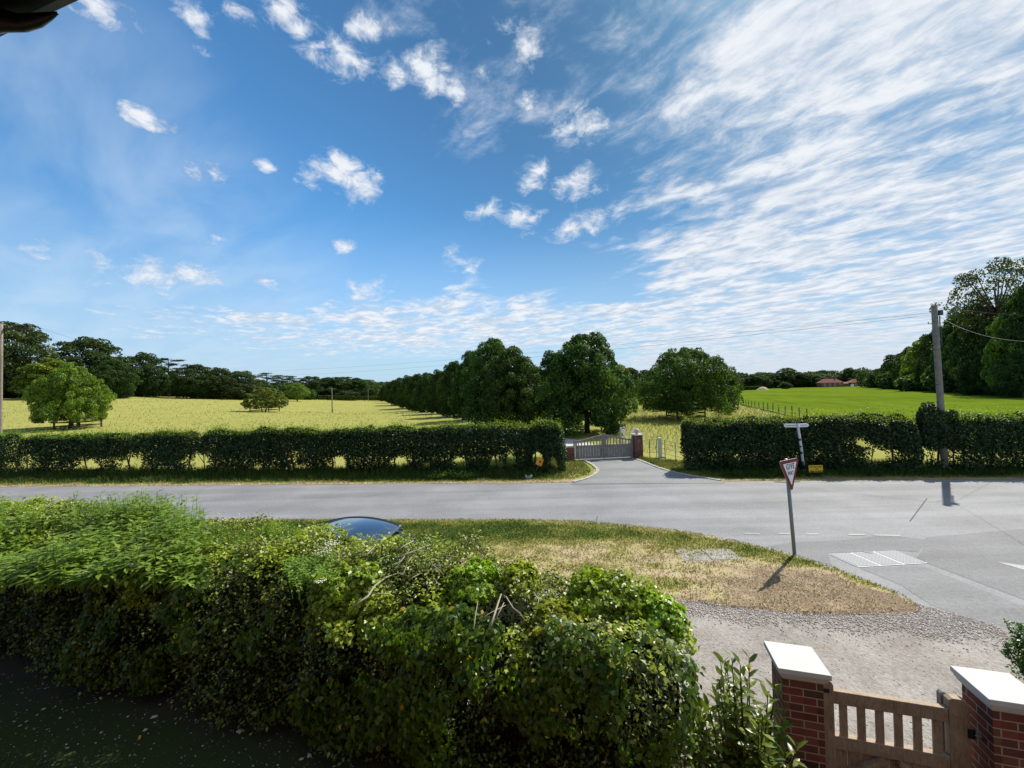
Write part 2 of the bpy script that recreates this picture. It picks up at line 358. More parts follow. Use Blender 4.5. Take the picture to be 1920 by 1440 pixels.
def sheet(name, poly, z, mat, tint=None, step=.5, kind='structure', jit=0.0, lump=0.0, label=None, cat=None, edge=None):
    """flat polygon filled by a fine grid clipped to it: poly is a list of xy"""
    import mathutils.geometry as mg
    P = [Vector((float(p[0]), float(p[1]))) for p in poly]
    # densify the outline with jitter so that the edge is ragged
    Q = []
    for i, p in enumerate(P):
        q = P[(i+1) % len(P)]; n = max(1, min(400, int((q-p).length/max(step*.5, .05)))) if jit else 1
        nr = Vector((-(q-p).y, (q-p).x)).normalized() if (q-p).length > 0 else Vector((0, 0))
        for k in range(n):
            w = p.lerp(q, k/n)
            if jit and k: w = w+nr*jit*(float(fbm(np.array([w.x*2.3, w.y*2.3, 3.1]), 5))-.5)*2
            Q.append(w)
    n = len(Q)
    vs, es, fs, *_ = mg.delaunay_2d_cdt(Q+_grid_pts(Q, step), [(i, (i+1) % n) for i in range(n)], [list(range(n))], 1, 1e-5)
    V = np.array([(v.x, v.y, z) for v in vs]); Fc = [tuple(f) for f in fs]
    if lump:
        V[:, 2] += lump*fbm(V*1.7, 9)
        if edge is not None: V[:n, 2] = edge
    me = bpy.data.meshes.new(name); me.from_pydata(V.tolist(), [], Fc); me.update()
    for p in me.polygons:
        if p.normal.z < 0: p.flip()
    if tint is not None:
        a = me.attributes.new('tint', 'FLOAT', 'POINT'); a.data.foreach_set('value', np.asarray(tint(V), np.float32))
    me.materials.append(mat); o = link(name, me); tag(o, label, cat, None, kind); return o
def inside(P, poly):
    x, y = P[:, 0], P[:, 1]; c = np.zeros(len(P), bool); n = len(poly)
    for i in range(n):
        x0, y0 = poly[i][0], poly[i][1]; x1, y1 = poly[(i+1) % n][0], poly[(i+1) % n][1]
        if y0 == y1: continue
        c ^= ((y0 > y) != (y1 > y)) & (x < (x1-x0)*(y-y0)/(y1-y0)+x0)
    return c
def _grid_pts(Q, step):
    a = np.array([(q.x, q.y) for q in Q]); lo, hi = a.min(0), a.max(0)
    nx, ny = int((hi[0]-lo[0])/step), int((hi[1]-lo[1])/step)
    if nx*ny > 12000 or nx*ny < 1: return []
    g = np.stack(np.meshgrid(lo[0]+step*(np.arange(nx)+.5), lo[1]+step*(np.arange(ny)+.5)), -1).reshape(-1, 2)
    g = g+rng.uniform(-.2, .2, g.shape)*step
    g = g[inside(g, a)]
    return [Vector((float(x), float(y))) for x, y in g]

# ------------------------------------------------------------------ leaves, grass, stones
def leaf_mesh(name, pos, nrm, L, W, mat, parent=None, tint=None, down=0.0, fold=.18, rs=None):
    g = rs or rng; n = len(pos); L = np.broadcast_to(L, n)[:, None]; W = np.broadcast_to(W, n)[:, None]
    nrm = unit(nrm); t = g.normal(size=(n, 3)); t[:, 2] -= down
    t = unit(t-nrm*(t*nrm).sum(-1, keepdims=True)); s = np.cross(nrm, t)
    base = pos-t*L*.5; tip = pos+t*L*.5-nrm*L*.12; mid = pos-t*L*.06
    a = mid+s*W*.5+nrm*W*fold; b = mid-s*W*.5+nrm*W*fold
    V = np.stack([base, a, tip, b], 1).reshape(-1, 3); Fc = np.arange(4*n).reshape(n, 4)
    if tint is None: tint = g.uniform(0, 1, n)
    return mesh_np(name, V, Fc, mat, parent, np.repeat(np.clip(tint, 0, 1), 4))
def grass_mesh(name, pos, h, w, mat, parent=None, tint=None, lean=.35, rs=None):
    g = rs or rng; n = len(pos); a = g.uniform(0, 2*np.pi, n); h = np.broadcast_to(h, n); w = np.broadcast_to(w, n)
    s = v3(np.cos(a), np.sin(a))*w[:, None]*.5; b = g.uniform(0, 2*np.pi, n); l = g.uniform(0, lean, n)*h
    tip = pos+v3(np.cos(b)*l, np.sin(b)*l, h)
    V = np.stack([pos-s, pos+s, tip], 1).reshape(-1, 3)
    return mesh_np(name, V, np.arange(3*n).reshape(n, 3), mat, parent, np.repeat(np.clip(tint, 0, 1), 3) if tint is not None else np.repeat(g.uniform(0, 1, n), 3))
def stone_mesh(name, pos, size, mat, parent=None, tint=None, flat=.55):
    n = len(pos); size = np.broadcast_to(size, n)[:, None]
    o = np.array([(1,0,0),(0,1,0),(-1,0,0),(0,-1,0),(0,0,1),(0,0,-.6)], float)
    a = rng.uniform(0, 2*np.pi, n); ca, sa = np.cos(a), np.sin(a); st = rng.uniform(.6, 1.3, (n, 2)); V = []
    for k in range(6):
        p = np.broadcast_to(o[k], (n, 3))*np.stack([st[:, 0], st[:, 1], np.full(n, flat)], -1)
        p = p+rng.uniform(-.2, .2, (n, 3))
        V.append(pos+size*.5*v3(p[:, 0]*ca-p[:, 1]*sa, p[:, 0]*sa+p[:, 1]*ca, p[:, 2]))
    V = np.stack(V, 1).reshape(-1, 3)
    f = np.array([(0,1,4),(1,2,4),(2,3,4),(3,0,4),(1,0,5),(2,1,5),(3,2,5),(0,3,5)])
    Fc = (np.arange(n)[:, None, None]*6+f[None]).reshape(-1, 3)
    return mesh_np(name, V, Fc, mat, parent, np.repeat(rng.uniform(0, 1, n) if tint is None else tint, 6))
def scatter(poly, n, g=None):
    g = g or rng; a = np.array([(p[0], p[1]) for p in poly]); lo, hi = a.min(0), a.max(0); out = []; c = 0
    while c < n:
        q = g.uniform(lo, hi, (n, 2)); q = q[inside(q, a)]; out.append(q); c += len(q)
        if len(q) == 0: break
    return np.concatenate(out)[:n]

# ---- a hedge: points on a rounded box section swept along a line
class HedgeForm:
    def __init__(s, line, half, height, n=3.5, end=.7, lump=.12, lscale=.7, seed=1, lean=0.0):
        s.P = np.array(line, float); s.seg = np.linalg.norm(np.diff(s.P, axis=0), axis=1); s.cum = np.concatenate([[0], np.cumsum(s.seg)])
        s.len = s.cum[-1]; s.half, s.height, s.n, s.end, s.lump, s.ls, s.seed = half, height, n, end, lump, lscale, seed
        ph = np.linspace(0, np.pi, 61); c = np.sign(np.cos(ph))*np.abs(np.cos(ph))**(2/n); z = np.abs(np.sin(ph))**(2/n)
        s.sx, s.sz = c, z
        s.hu = np.linspace(0, s.len, 120); s.hh = np.array([height(x) for x in s.hu]); hm = np.mean([height(q) for q in (0, s.len/2, s.len)])
        d = np.hypot(np.diff(c)*half, np.diff(z)*hm); s.pc = np.concatenate([[0], np.cumsum(d)/d.sum()])
    def at(s, u, q, shrink=0.0, disp=True):
        """u: metres along, q: 0 front base .. 1 back base"""
        i = np.clip(np.searchsorted(s.cum, u, 'right')-1, 0, len(s.seg)-1); f = (u-s.cum[i])/s.seg[i]
        c = s.P[i]+(s.P[i+1]-s.P[i])*f[:, None]; d = unit(s.P[i+1]-s.P[i])
        pr = np.stack([d[:, 1], -d[:, 0]], -1)          # towards the camera side
        sx = np.interp(q, s.pc, s.sx); sz = np.interp(q, s.pc, s.sz)
        e = np.minimum(u, s.len-u); k = np.clip(e/s.end, 0, 1); k = np.sqrt(np.clip(1-(1-k)**2, 0, 1))
        a = s.half*(.25+.75*k)-shrink; h = np.interp(u, s.hu, s.hh)
        h = h*(.72+.28*k)-shrink
        pos = v3(c[:, 0]+pr[:, 0]*a*sx, c[:, 1]+pr[:, 1]*a*sx, h*sz)
        nx = np.sign(sx)*np.abs(sx)**(s.n-1)/s.half; nz = np.abs(sz)**(s.n-1)/1.7
        ed = np.where(u < s.len/2, -1., 1.)*(1-k)
        nr = unit(v3(pr[:, 0]*nx+d[:, 0]*ed*1.2, pr[:, 1]*nx+d[:, 1]*ed*1.2, nz+.02))
        if disp:
            dd = (fbm(pos/s.ls, s.seed)-.5)*2*s.lump*2+(fbm(pos/(s.ls*.28), s.seed+5)-.5)*s.lump*1.6
            pos = pos+nr*dd[:, None]
        return pos, nr
    def core(s, name, shrink, mat, parent, off, qr=(0, 1)):
        U = np.linspace(.15, s.len-.15, int(s.len*6)); Q = np.linspace(*qr, 24)
        uu, qq = np.meshgrid(U, Q, indexing='ij'); p, _ = s.at(uu.ravel(), qq.ravel(), shrink)
        p[:, 2] = np.maximum(p[:, 2], .0); nq = len(Q)
        Fc = [(i*nq+j, i*nq+j+1, (i+1)*nq+j+1, (i+1)*nq+j) for i in range(len(U)-1) for j in range(nq-1)]
        return mesh_np(name, p-off, Fc, mat, parent, None, True)

# ------------------------------------------------------------------ light and sky
SUN_AZ, SUN_EL = R(45.5), R(47)      # azimuth from +Y towards +X
sdir = np.array([math.sin(SUN_AZ)*math.cos(SUN_EL), math.cos(SUN_AZ)*math.cos(SUN_EL), math.sin(SUN_EL)])
sl = bpy.data.lights.new('sun', 'SUN'); sl.energy = 5.0; sl.angle = R(.5); sl.color = (1, .95, .86)
so = bpy.data.objects.new('sun', sl); COL.objects.link(so); so.rotation_euler = Vector(-sdir).to_track_quat('-Z', 'Y').to_euler()
w = bpy.data.worlds.new('World'); sc.world = w; w.use_nodes = True
def sky():
    nt = w.node_tree; nt.nodes.clear(); SK = .1
    dr = nd(nt, 'TexCoord').outputs['Generated']
    st = nd(nt, 'TexSky', sky_type='NISHITA', sun_disc=False, sun_elevation=SUN_EL, sun_rotation=SUN_AZ, altitude=60, air_density=1.0, dust_density=.7, ozone_density=3.0)
    skc = mixc(nt, 1.0, st.outputs[0], (.60, 1.12, 1.34), 'MULTIPLY')
    k = smooth(nt, vm(nt, 'DOT_PRODUCT', dr, tuple(sdir)), .35, .98); k = mth(nt, 'MULTIPLY_ADD', k, -.58, 1.0)
    skc = mixc(nt, 1.0, skc, nd(nt, 'CombineXYZ', {0: k, 1: k, 2: k}).outputs[0], 'MULTIPLY')
    s = nd(nt, 'SeparateXYZ', {0: dr}); dz = mth(nt, 'ADD', mth(nt, 'MAXIMUM', s.outputs[2], 0.0), .035)
    px = mth(nt, 'DIVIDE', s.outputs[0], dz); py = mth(nt, 'DIVIDE', s.outputs[1], dz)
    P = nd(nt, 'CombineXYZ', {0: px, 1: py}).outputs[0]
    # the cloud sheet combs along (-.56, .83) over the ground
    a = vm(nt, 'DOT_PRODUCT', P, (-.62, .78, 0)); b = vm(nt, 'DOT_PRODUCT', P, (.78, .62, 0))
    n_big = noise(nt, P, .75, 4, .6, .4, '2D')
    wob = noise(nt, P, 1.6, 3, .5, 0, '2D')
    S = nd(nt, 'CombineXYZ', {0: mth(nt, 'MULTIPLY', a, .46), 1: mth(nt, 'MULTIPLY_ADD', wob, .5, b)}).outputs[0]
    n_st = noise(nt, S, 3.6, 7, .66, .0, '2D')
    n_cell = noise(nt, nd(nt, 'CombineXYZ', {0: mth(nt, 'MULTIPLY', a, .7), 1: b}).outputs[0], 6.5, 7, .66, .25, '2D')
    # slanting edge of the sheet, plus a thin band low over the horizon
    edge = mth(nt, 'MULTIPLY_ADD', py, -.32, px)
    edge = mth(nt, 'ADD', edge, mth(nt, 'MULTIPLY_ADD', n_big, 1.7, -.24))
    sh = smooth(nt, edge, -.30, .80)
    lowb = mth(nt, 'ADD', py, mth(nt, 'MULTIPLY_ADD', n_big, 2.2, -1.1))
    band = mth(nt, 'MULTIPLY', smooth(nt, lowb, 3.0, 4.4), smooth(nt, lowb, 11.0, 6.0))
    band = mth(nt, 'MULTIPLY', band, smooth(nt, px, -7.5, -1.0))
    cov = mth(nt, 'MAXIMUM', sh, mth(nt, 'MULTIPLY', band, .95))
    tex = mth(nt, 'ADD', mth(nt, 'MULTIPLY', n_st, .46), mth(nt, 'MULTIPLY', n_cell, .54))
    n_mid = noise(nt, P, 1.7, 3, .5, .3, '2D'); den = mth(nt, 'ADD', mth(nt, 'MULTIPLY_ADD', cov, .50, tex), mth(nt, 'MULTIPLY_ADD', n_mid, .62, -.31))
    lowv = smooth(nt, s.outputs[2], .02, .09)
    den = mth(nt, 'ADD', den, mth(nt, 'MULTIPLY_ADD', lowv, -.12, .12))
    sheet_a = mth(nt, 'MULTIPLY', smooth(nt, den, .70, 1.12), smooth(nt, cov, .02, .40))
    # single puffs
    F0 = None; KZ = 1.6
    Q = vm(nt, 'MULTIPLY', dr, (1, 1, KZ))
    puffs = [(190,15,70,.85),(235,45,48,.7),(352,22,52,.8),(385,95,24,.6),(378,60,26,.55),(455,28,26,.6),(525,18,42,.9),(568,58,38,.95),(590,90,34,.9),(645,112,52,1.0),(680,50,36,.8),(740,45,24,.55),(800,125,48,1.25),(815,155,40,1.0),(745,140,36,.8),(852,170,28,.9),(905,130,20,.65),
             (268,222,42,1.3),(285,240,30,.9),(372,318,34,.6),(402,324,34,.75),(498,312,20,.8),(640,318,52,1.3),(670,335,52,1.0),(572,330,24,.6),(988,193,24,1),(1062,248,40,.85),(1105,232,44,.95),(1120,212,24,.7),(1008,318,28,.8),(990,345,28,.8),(1090,342,40,.6),(1065,430,34,.7),(1110,412,34,.7),(978,406,34,.7),(918,398,30,.65),
             (645,463,20,.85),(880,505,20,.75),(862,487,32,.6),(960,45,24,.55),(985,92,36,.65),(405,450,18,.5),(500,525,26,.55),(190,500,60,.7),(280,515,66,.7),(365,515,52,.7),(690,552,44,.65),(100,492,56,.5)]
    for (x, y, rx, wt) in puffs:
        c = unit(ray(x, y)); ax = math.acos(min(1, c@unit(ray(x+rx, y))))*1.05
        q = vm(nt, 'DISTANCE', Q, (c[0], c[1], c[2]*KZ))
        f = mth(nt, 'MULTIPLY_ADD', q, -wt/ax, wt)
        F0 = f if F0 is None else mth(nt, 'MAXIMUM', F0, f)
    n_p = noise(nt, Q, 22, 7, .66, .35); n_p2 = noise(nt, Q, 7, 3, .55, .5)
    F0 = mth(nt, 'ADD', mth(nt, 'MAXIMUM', F0, -1.0), mth(nt, 'ADD', mth(nt, 'MULTIPLY_ADD', n_p, 3.2, -1.6), mth(nt, 'MULTIPLY_ADD', n_p2, 1.2, -.6)))
    pf = smooth(nt, F0, -.10, 1.05)
    # thin combed veil low on the side away from the sun
    b3 = vm(nt, 'DOT_PRODUCT', P, (.80, -.60, 0)); a3 = vm(nt, 'DOT_PRODUCT', P, (.60, .80, 0))
    n_v = noise(nt, nd(nt, 'CombineXYZ', {0: mth(nt, 'MULTIPLY', b3, .30), 1: a3}).outputs[0], 2.6, 5, .55, .3, '2D')
    c = unit(ray(60, 330)); veil = smooth(nt, vm(nt, 'DOT_PRODUCT', dr, tuple(c)), .93, .995)
    c2 = unit(ray(260, 590)); veil2 = smooth(nt, vm(nt, 'DOT_PRODUCT', dr, tuple(c2)), .90, .99)
    veil = mth(nt, 'MULTIPLY', mth(nt, 'MAXIMUM', veil, mth(nt, 'MULTIPLY', veil2, .75)), smooth(nt, n_v, .25, .80))
    al = mth(nt, 'MAXIMUM', mth(nt, 'MAXIMUM', sheet_a, pf), mth(nt, 'MULTIPLY', veil, .36))
    low = mth(nt, 'MULTIPLY', smooth(nt, s.outputs[2], .42, .0), .82)
    base = mixc(nt, low, skc, (3.9, 4.95, 6.2))
    veil_only = mth(nt, 'SUBTRACT', 1.0, smooth(nt, mth(nt, 'MAXIMUM', sheet_a, pf), .0, .35))
    lit = smooth(nt, mth(nt, 'MULTIPLY_ADD', n_st, .7, n_cell), .62, 1.08)
    ccol = mixc(nt, lit, (4.2, 4.85, 5.8), (6.7, 6.9, 7.2))
    ccol = mixc(nt, smooth(nt, F0, .3, 1.2), ccol, (6.6, 6.85, 7.2))
    ccol = mixc(nt, mth(nt, 'MULTIPLY', smooth(nt, s.outputs[2], .16, .0), .8), ccol, (4.9, 5.5, 6.3))
    ccol = mixc(nt, veil_only, ccol, (5.4, 6.4, 7.4))
    colr = mixc(nt, mth(nt, 'MULTIPLY', al, .96), base, ccol)
    bg = nd(nt, 'Background', {0: colr, 1: SK}); out = nd(nt, 'OutputWorld'); nt.links.new(bg.outputs[0], out.inputs[0])
    w.cycles.sampling_method = 'MANUAL'; w.cycles.sample_map_resolution = 512

sky()
vs = sc.view_settings; vs.view_transform = 'Standard'; vs.look = 'None'; vs.gamma = 1; vs.exposure = .43; vs.use_curve_mapping = False
sc.cycles.max_bounces = 6; sc.cycles.diffuse_bounces = 3; sc.cycles.transmission_bounces = 4; sc.cycles.transparent_max_bounces = 4
sc.cycles.use_denoising = True

# ------------------------------------------------------------------ ground
def ground():
    def axis(lo, hi, near, n):
        t = np.linspace(-1, 1, n); a = np.sign(t)*np.abs(t)**2.4
        return np.where(a < 0, -a*lo, a*hi)
    X = axis(-900, 900, 20, 180); Yp = 20+np.concatenate([np.linspace(-70, 0, 12)[:-1], (np.linspace(0, 1, 150)**2.2)*1180])
    xx, yy = np.meshgrid(X, Yp, indexing='ij'); z = tz(xx, yy)
    V = v3(xx, yy, z).reshape(-1, 3); ny = len(Yp)
    i, j = np.meshgrid(np.arange(len(X)-1), np.arange(ny-1), indexing='ij'); i, j = i.ravel(), j.ravel()
    Fc = np.stack([i*ny+j, (i+1)*ny+j, (i+1)*ny+j+1, i*ny+j+1], 1)
    t = .62+0*V[:, 0]
    t -= .35*sst(60, 110, V[:, 1])*sst(-30, 10, V[:, 0])
    mesh_np('ground', V, Fc, M['meadow'], None, t, True)['kind'] = 'structure'
ground()
def far_edge(X): return 17.2-.072*X
def near_edge(X): return 12.33-.0735*X
isl_top = [(4.2, 11.2), (5.1, 10.62), (5.75, 10.04), (6.15, 9.6), (6.45, 9.2), (6.77, 8.64), (7.0, 7.9), (7.12, 7.25)]
isl_low = [(6.9, 6.98), (6.1, 6.92), (4.9, 6.98), (4.1, 7.15), (3.2, 7.45), (1.5, 7.9), (-2, 8.3), (-6, 8.9), (-14, 10.0), (-40, 12.5)]
road = [(-150, far_edge(-150)), (150, far_edge(150)), (150, -40), (-4, -40), (-150, near_edge(-150)-2)]
sheet('road', road, .004, M['asphalt'], step=60)
# asphalt patches of the junction
sheet('road_patch', [G(1735,1008)[:2], G(1728,1035)[:2], G(1719,1046)[:2], G(1742,1058)[:2], G(1920,1125)[:2], G(2100,1200)[:2], G(2300,1150)[:2], G(2100,1000)[:2], G(1920,992)[:2]], .008, M['patch'], step=2, kind='structure')
sheet('road_patch', [G(1612,1066)[:2], G(1730,1062)[:2], G(1920,1138)[:2], G(2050,1200)[:2], G(1890,1185)[:2], G(1745,1135)[:2], G(1690,1098)[:2]], .008, M['smoothpatch'], step=2, kind='structure')
sheet('road_patch', [G(1440,1024)[:2], G(1500,1016)[:2], G(1600,1012)[:2], G(1660,1003)[:2], G(1735,1012)[:2], G(1722,1036)[:2], G(1680,1032)[:2], G(1552,1038)[:2], G(1560,1060)[:2], G(1520,1050)[:2]], .0075, M['patch'], step=1, jit=.05)
dashes = [(1395,1001,1425,1002), (1458,1001,1482,1001.5), (1512,1002,1536,1002), (1590,1003,1622,1003), (1640,1004,1688,1005)]
for a in dashes:
    p, q = G(a[0], a[1]), G(a[2], a[3]); d = unit(q-p); n = np.array([-d[1], d[0], 0])*.045
    sheet('road_marking', [p[:2]-n[:2], q[:2]-n[:2], q[:2]+n[:2], p[:2]+n[:2]], .0125, M['worn'], step=5)
sheet('road_marking', [G(1868,1054)[:2], G(1925,1062)[:2], G(1990,1076)[:2], G(1990,1084)[:2], G(1925,1071)[:2]], .0125, M['worn'], step=5)
for a in ((1738,935,1706,978), (1120,968,1118,978)):
    p, q = G(a[0], a[1]), G(a[2], a[3]); d = unit(q-p); n = np.array([-d[1], d[0], 0])*.012
    sheet('road_crack', [p[:2]-n[:2], q[:2]-n[:2], q[:2]+n[:2], p[:2]+n[:2]], .0085, m_plain('crack_tar', (.09,.09,.095), .9, .1) if 'crack_tar' not in bpy.data.materials else bpy.data.materials['crack_tar'], step=5)
# gravel track behind the gate and hedge
sheet('gravel_track', isl_low[::-1]+[(7.12, 7.1), (7.78, 6.46), (8.4, 5.9), (9.2, 4.6), (9.4, -4), (-40, -4)], .009, M['gravel'], step=.8)
# grass island
island = isl_low[::-1]+isl_top[::-1][0:]+[(2.0, near_edge(2)-.18), (0, near_edge(0)), (-8, near_edge(-8)), (-40, near_edge(-40))]
def dry(V):
    V = np.asarray(V); x, y = V[:, 0], V[:, 1]
    low = np.interp(x, [q[0] for q in isl_low[::-1]], [q[1] for q in isl_low[::-1]]); top = np.interp(x, [-40, 0, 4.2, 5.75, 6.4, 7.1], [15.3, 12.3, 11.2, 10.04, 9.3, 7.3])
    f = (top-y)/np.maximum(top-low, .3)
    e = top-y
    d = .26+.56*sst(.26, .80, f+(fbm(V*np.array([.35, .8, 0])+3, 3)-.5)*1.1)
    d += .34*sst(3.9, 5.4, x)*sst(.15, .5, f+.2*(fbm(V*1.2, 8)-.5))
    d += .30*sst(.45, .05, e+(fbm(V*1.5, 4)-.5)*.5)
    d -= .28*np.exp(-(((x-4.55)/.75)**2+((y-8.6)/.35)**2))
    d += (fbm(V*np.array([1.6, 2.6, 0]), 6)-.5)*.55+(fbm(V*np.array([5, 8, 0]), 16)-.5)*.35
    d -= .16*sst(4.2, 1.5, x)*sst(.95, .45, f)
    return np.clip(d, 0, 1)
sheet('grass_island', island, .022, M['turf'], tint=dry, step=.22, jit=.06, lump=.035, edge=.0125)
p = scatter([q for q in island if -40 < q[0]][:-1] if False else [(-9, 13.3), (-9, 9.2), (-6, 8.9), (-2, 8.3), (1.5, 7.9), (3.2, 7.45), (4.1, 7.15), (4.9, 6.98), (6.1, 6.92), (6.95, 6.95)]+isl_top[::-1]+[(2, near_edge(2)-.15), (0, near_edge(0)), (-9, near_edge(-9))], 120000)
pp = v3(p[:, 0], p[:, 1], .04); dd = dry(pp)
keep = rng.uniform(0, 1, len(dd)) < np.where(dd > .6, .25+.6*sst(.42, .62, fbm(pp*np.array([3, 5, 0]), 77)), .9)
pp, dd = pp[keep], dd[keep]
tag(grass_mesh('grass', pp, rng.uniform(.02, .055, len(pp))*(1.25-.5*dd), rng.uniform(.012, .03, len(pp)), M['blade'], None, dd*.95+rng.normal(0, .16, len(pp)), 1.6), 'short dry grass on the island beside the junction', 'grass', None, 'stuff')
# band of loose pebbles between island and track
band = [(7.7, 6.55), (7.05, 7.3), (6.6, 7.0), (6.1, 6.95), (4.9, 7.0), (4.1, 7.2), (3.2, 7.5), (1.5, 7.95), (1.5, 7.6), (3.2, 7.02), (4.3, 6.62), (5.2, 6.4), (6.2, 6.2), (7.4, 6.1)]
p = scatter([(q[0], q[1]-(.25 if q[1] < 7.1 and i_ > 8 else 0)) for i_, q in enumerate(band)], 17000); lowb_ = np.interp(p[:, 0], [1.5, 3.2, 4.3, 5.2, 6.2, 7.4], [7.6, 7.02, 6.62, 6.4, 6.2, 6.1]); p = p[rng.uniform(0, 1, len(p)) < np.clip((p[:, 1]-lowb_)/.42+(fbm(v3(p[:, 0], p[:, 1])*2.2, 3)-.5)*1.6+.15, .03, 1)]
tag(stone_mesh('pebbles', v3(p[:, 0], p[:, 1], .018), rng.uniform(.012, .034, len(p)), M['drystone'], None, None, .4), 'pinkish loose pebbles along the dry edge of the grass island', 'pebbles', None, 'stuff')
p = scatter([(1.5, 7.5), (9, 6.0), (9.2, 1), (1.8, 3.0)], 2600)
tag(stone_mesh('gravel', v3(p[:, 0], p[:, 1], .013), rng.uniform(.008, .024, len(p)), M['drystone']), 'fine loose gravel strewn over the track by the brick gate piers', 'gravel', None, 'stuff')

# far verge, drive and kerb edging
L_in = [G(*q)[:2] for q in ((1095,865),(1108,872),(1117,880),(1117,885),(1110,891),(1095,898),(1072,904.5))]
R_in = [G(*q)[:2] for q in ((1190,861),(1208,868),(1225,875),(1245,882),(1265,887.5),(1295,893.5),(1325,898),(1350,902.5))]
gl, gr = G(1076,863), G(1196,857.5)
dv = [q for q in L_in[::-1]]+[gl[:2]+np.array([.35, .1])]
dl = [(2.6, 26), (.6, 31), (-2.4, 40), (-6.5, 52), (-18, 86), (-40, 150)]; drr = [(x+3.4, y+1.0) for x, y in dl]
drive = [tuple(q) for q in L_in[::-1]]+[(gl[0]+.25, gl[1]+.3)]+dl+drr[::-1]+[(gr[0]-.15, gr[1]+.2)]+[tuple(q) for q in R_in]
def strip(mb, pts, wd, z0, z1, side):
    pts = [np.array((q[0], q[1])) for q in pts]
    for i in range(len(pts)-1):
        n = max(1, int(np.linalg.norm(pts[i+1]-pts[i])/.3))
        for k in range(n):
            a = pts[i]+(pts[i+1]-pts[i])*(k+.03)/n; b = pts[i]+(pts[i+1]-pts[i])*(k+.97)/n; d = unit(b-a); nr = np.array([-d[1], d[0]])*side*wd
            mb.prism([a, b, b+nr, a+nr] if side > 0 else [a, a+nr, b+nr, b], z0, z1+random.uniform(-.006, .006))
    return mb
DZ = .0155
me = sheet('driveway', [(L_in[-1][0]-.1, L_in[-1][1]-.35)]+drive[:len(L_in)+1]+[(gr[0]-.15, gr[1]+.2)]+[tuple(q) for q in R_in]+[(R_in[-1][0], R_in[-1][1]-.35)], DZ, M['drive'], step=.6)
dpts = np.array([(gl[0]+.25, gl[1]+.3)]+dl); rpts = np.array([(gr[0]-.15, gr[1]+.2)]+drr)
V = np.concatenate([np.c_[dpts, tz(dpts[:, 0], dpts[:, 1])+.05], np.c_[rpts, tz(rpts[:, 0], rpts[:, 1])+.05]]); nn = len(dpts)
tag(mesh_np('driveway', V, [(i, nn+i, nn+i+1, i+1) for i in range(nn-1)], m_asphalt('pale_drive', (.50,.47,.44))), kind='structure')
strip(MB(), L_in, .16, 0, .05, 1).build('kerb', M['kerbstone'])['kind'] = 'structure'
strip(MB(), R_in, .14, 0, .045, 1).build('kerb', M['kerbstone'])['kind'] = 'structure'
MB().bar(gl+np.array([.3, -.15, .02]), gr+np.array([-.3, -.15, .02]), .12, .03).build('kerb', M['kerbstone'])['kind'] = 'structure'
def vtint(V):
    e = V[:, 1]-far_edge(V[:, 0])
    gx = np.clip(np.exp(-((V[:, 0]-3.0)/1.5)**2)+np.exp(-((V[:, 0]-7.6)/1.4)**2), 0, 1)
    return np.clip(.95-1.0*sst(.05, .75, e+(fbm(V*1.3, 2)-.5)*.7)+gx*(.42+.3*(fbm(V*2, 5)-.5)), .02, .9)
vl = [(-90, far_edge(-90)-.05), (-60, far_edge(-60)), (-30, far_edge(-30)), tuple(L_in[-1]+np.array([0, -.03]))]+[tuple(q-np.array([.1, 0])) for q in L_in[::-1][1:]]+[(gl[0]-.1, gl[1]+.3), (2.2, 22.6), (-9, 21.2), (-24, 22.6), (-90, 28)]
vr = [tuple(q+np.array([.06, .05])) for q in R_in]+[(30, far_edge(30)), (60, far_edge(60)), (60, 12.9+1.5), (21, 17.6), (9, 19.6), (gr[0]+.2, gr[1]+.3)]
sheet('verge', vl, .0105, M['turf'], tint=vtint, step=.3, jit=.09, lump=.025, edge=.0095)
sheet('verge', vr, .0105, M['turf'], tint=vtint, step=.3, jit=.07, lump=.025, edge=.0095)
def verge_grass(poly, n, lab):
    p = scatter(poly, n); e = p[:, 1]-far_edge(p[:, 0]); P = v3(p[:, 0], p[:, 1], .03)
    t = vtint(P)*.85+rng.normal(0, .09, n); hh = (.04+.17*sst(.15, 1.1, e)+.16*sst(1.35, 2.0, e))*(1-.75*np.clip(np.exp(-((P[:, 0]-3.0)/1.3)**2)+np.exp(-((P[:, 0]-7.9)/1.5)**2), 0, 1))*rng.uniform(.5, 1.3, n)*(.5+fbm(P*1.4, 12))
    tag(grass_mesh('grass', P, hh, rng.uniform(.02, .05, n), M['blade'], None, t, .6), lab, 'grass', None, 'stuff')
verge_grass([(-32, far_edge(-32)+.05), (2.2, far_edge(2.2)+.02), tuple(L_in[4]-np.array([.2, 0])), tuple(L_in[3]-np.array([.25, 0])), tuple(L_in[1]-np.array([.25, 0])), (3.1, 22.2), (2.4, 22.4), (-9, 20.6), (-32, 22.6)], 52000, 'green roadside grass along the foot of the long clipped hedge')
verge_grass([(9.4, 16.65), (26, far_edge(26)+.05), (26, 16.6), (9.6, 20.2), (7.1, 22.5)]+[tuple(q+np.array([.22, .08])) for q in R_in[:-1]], 26000, 'mown roadside grass below the hedge by the yellow sign')
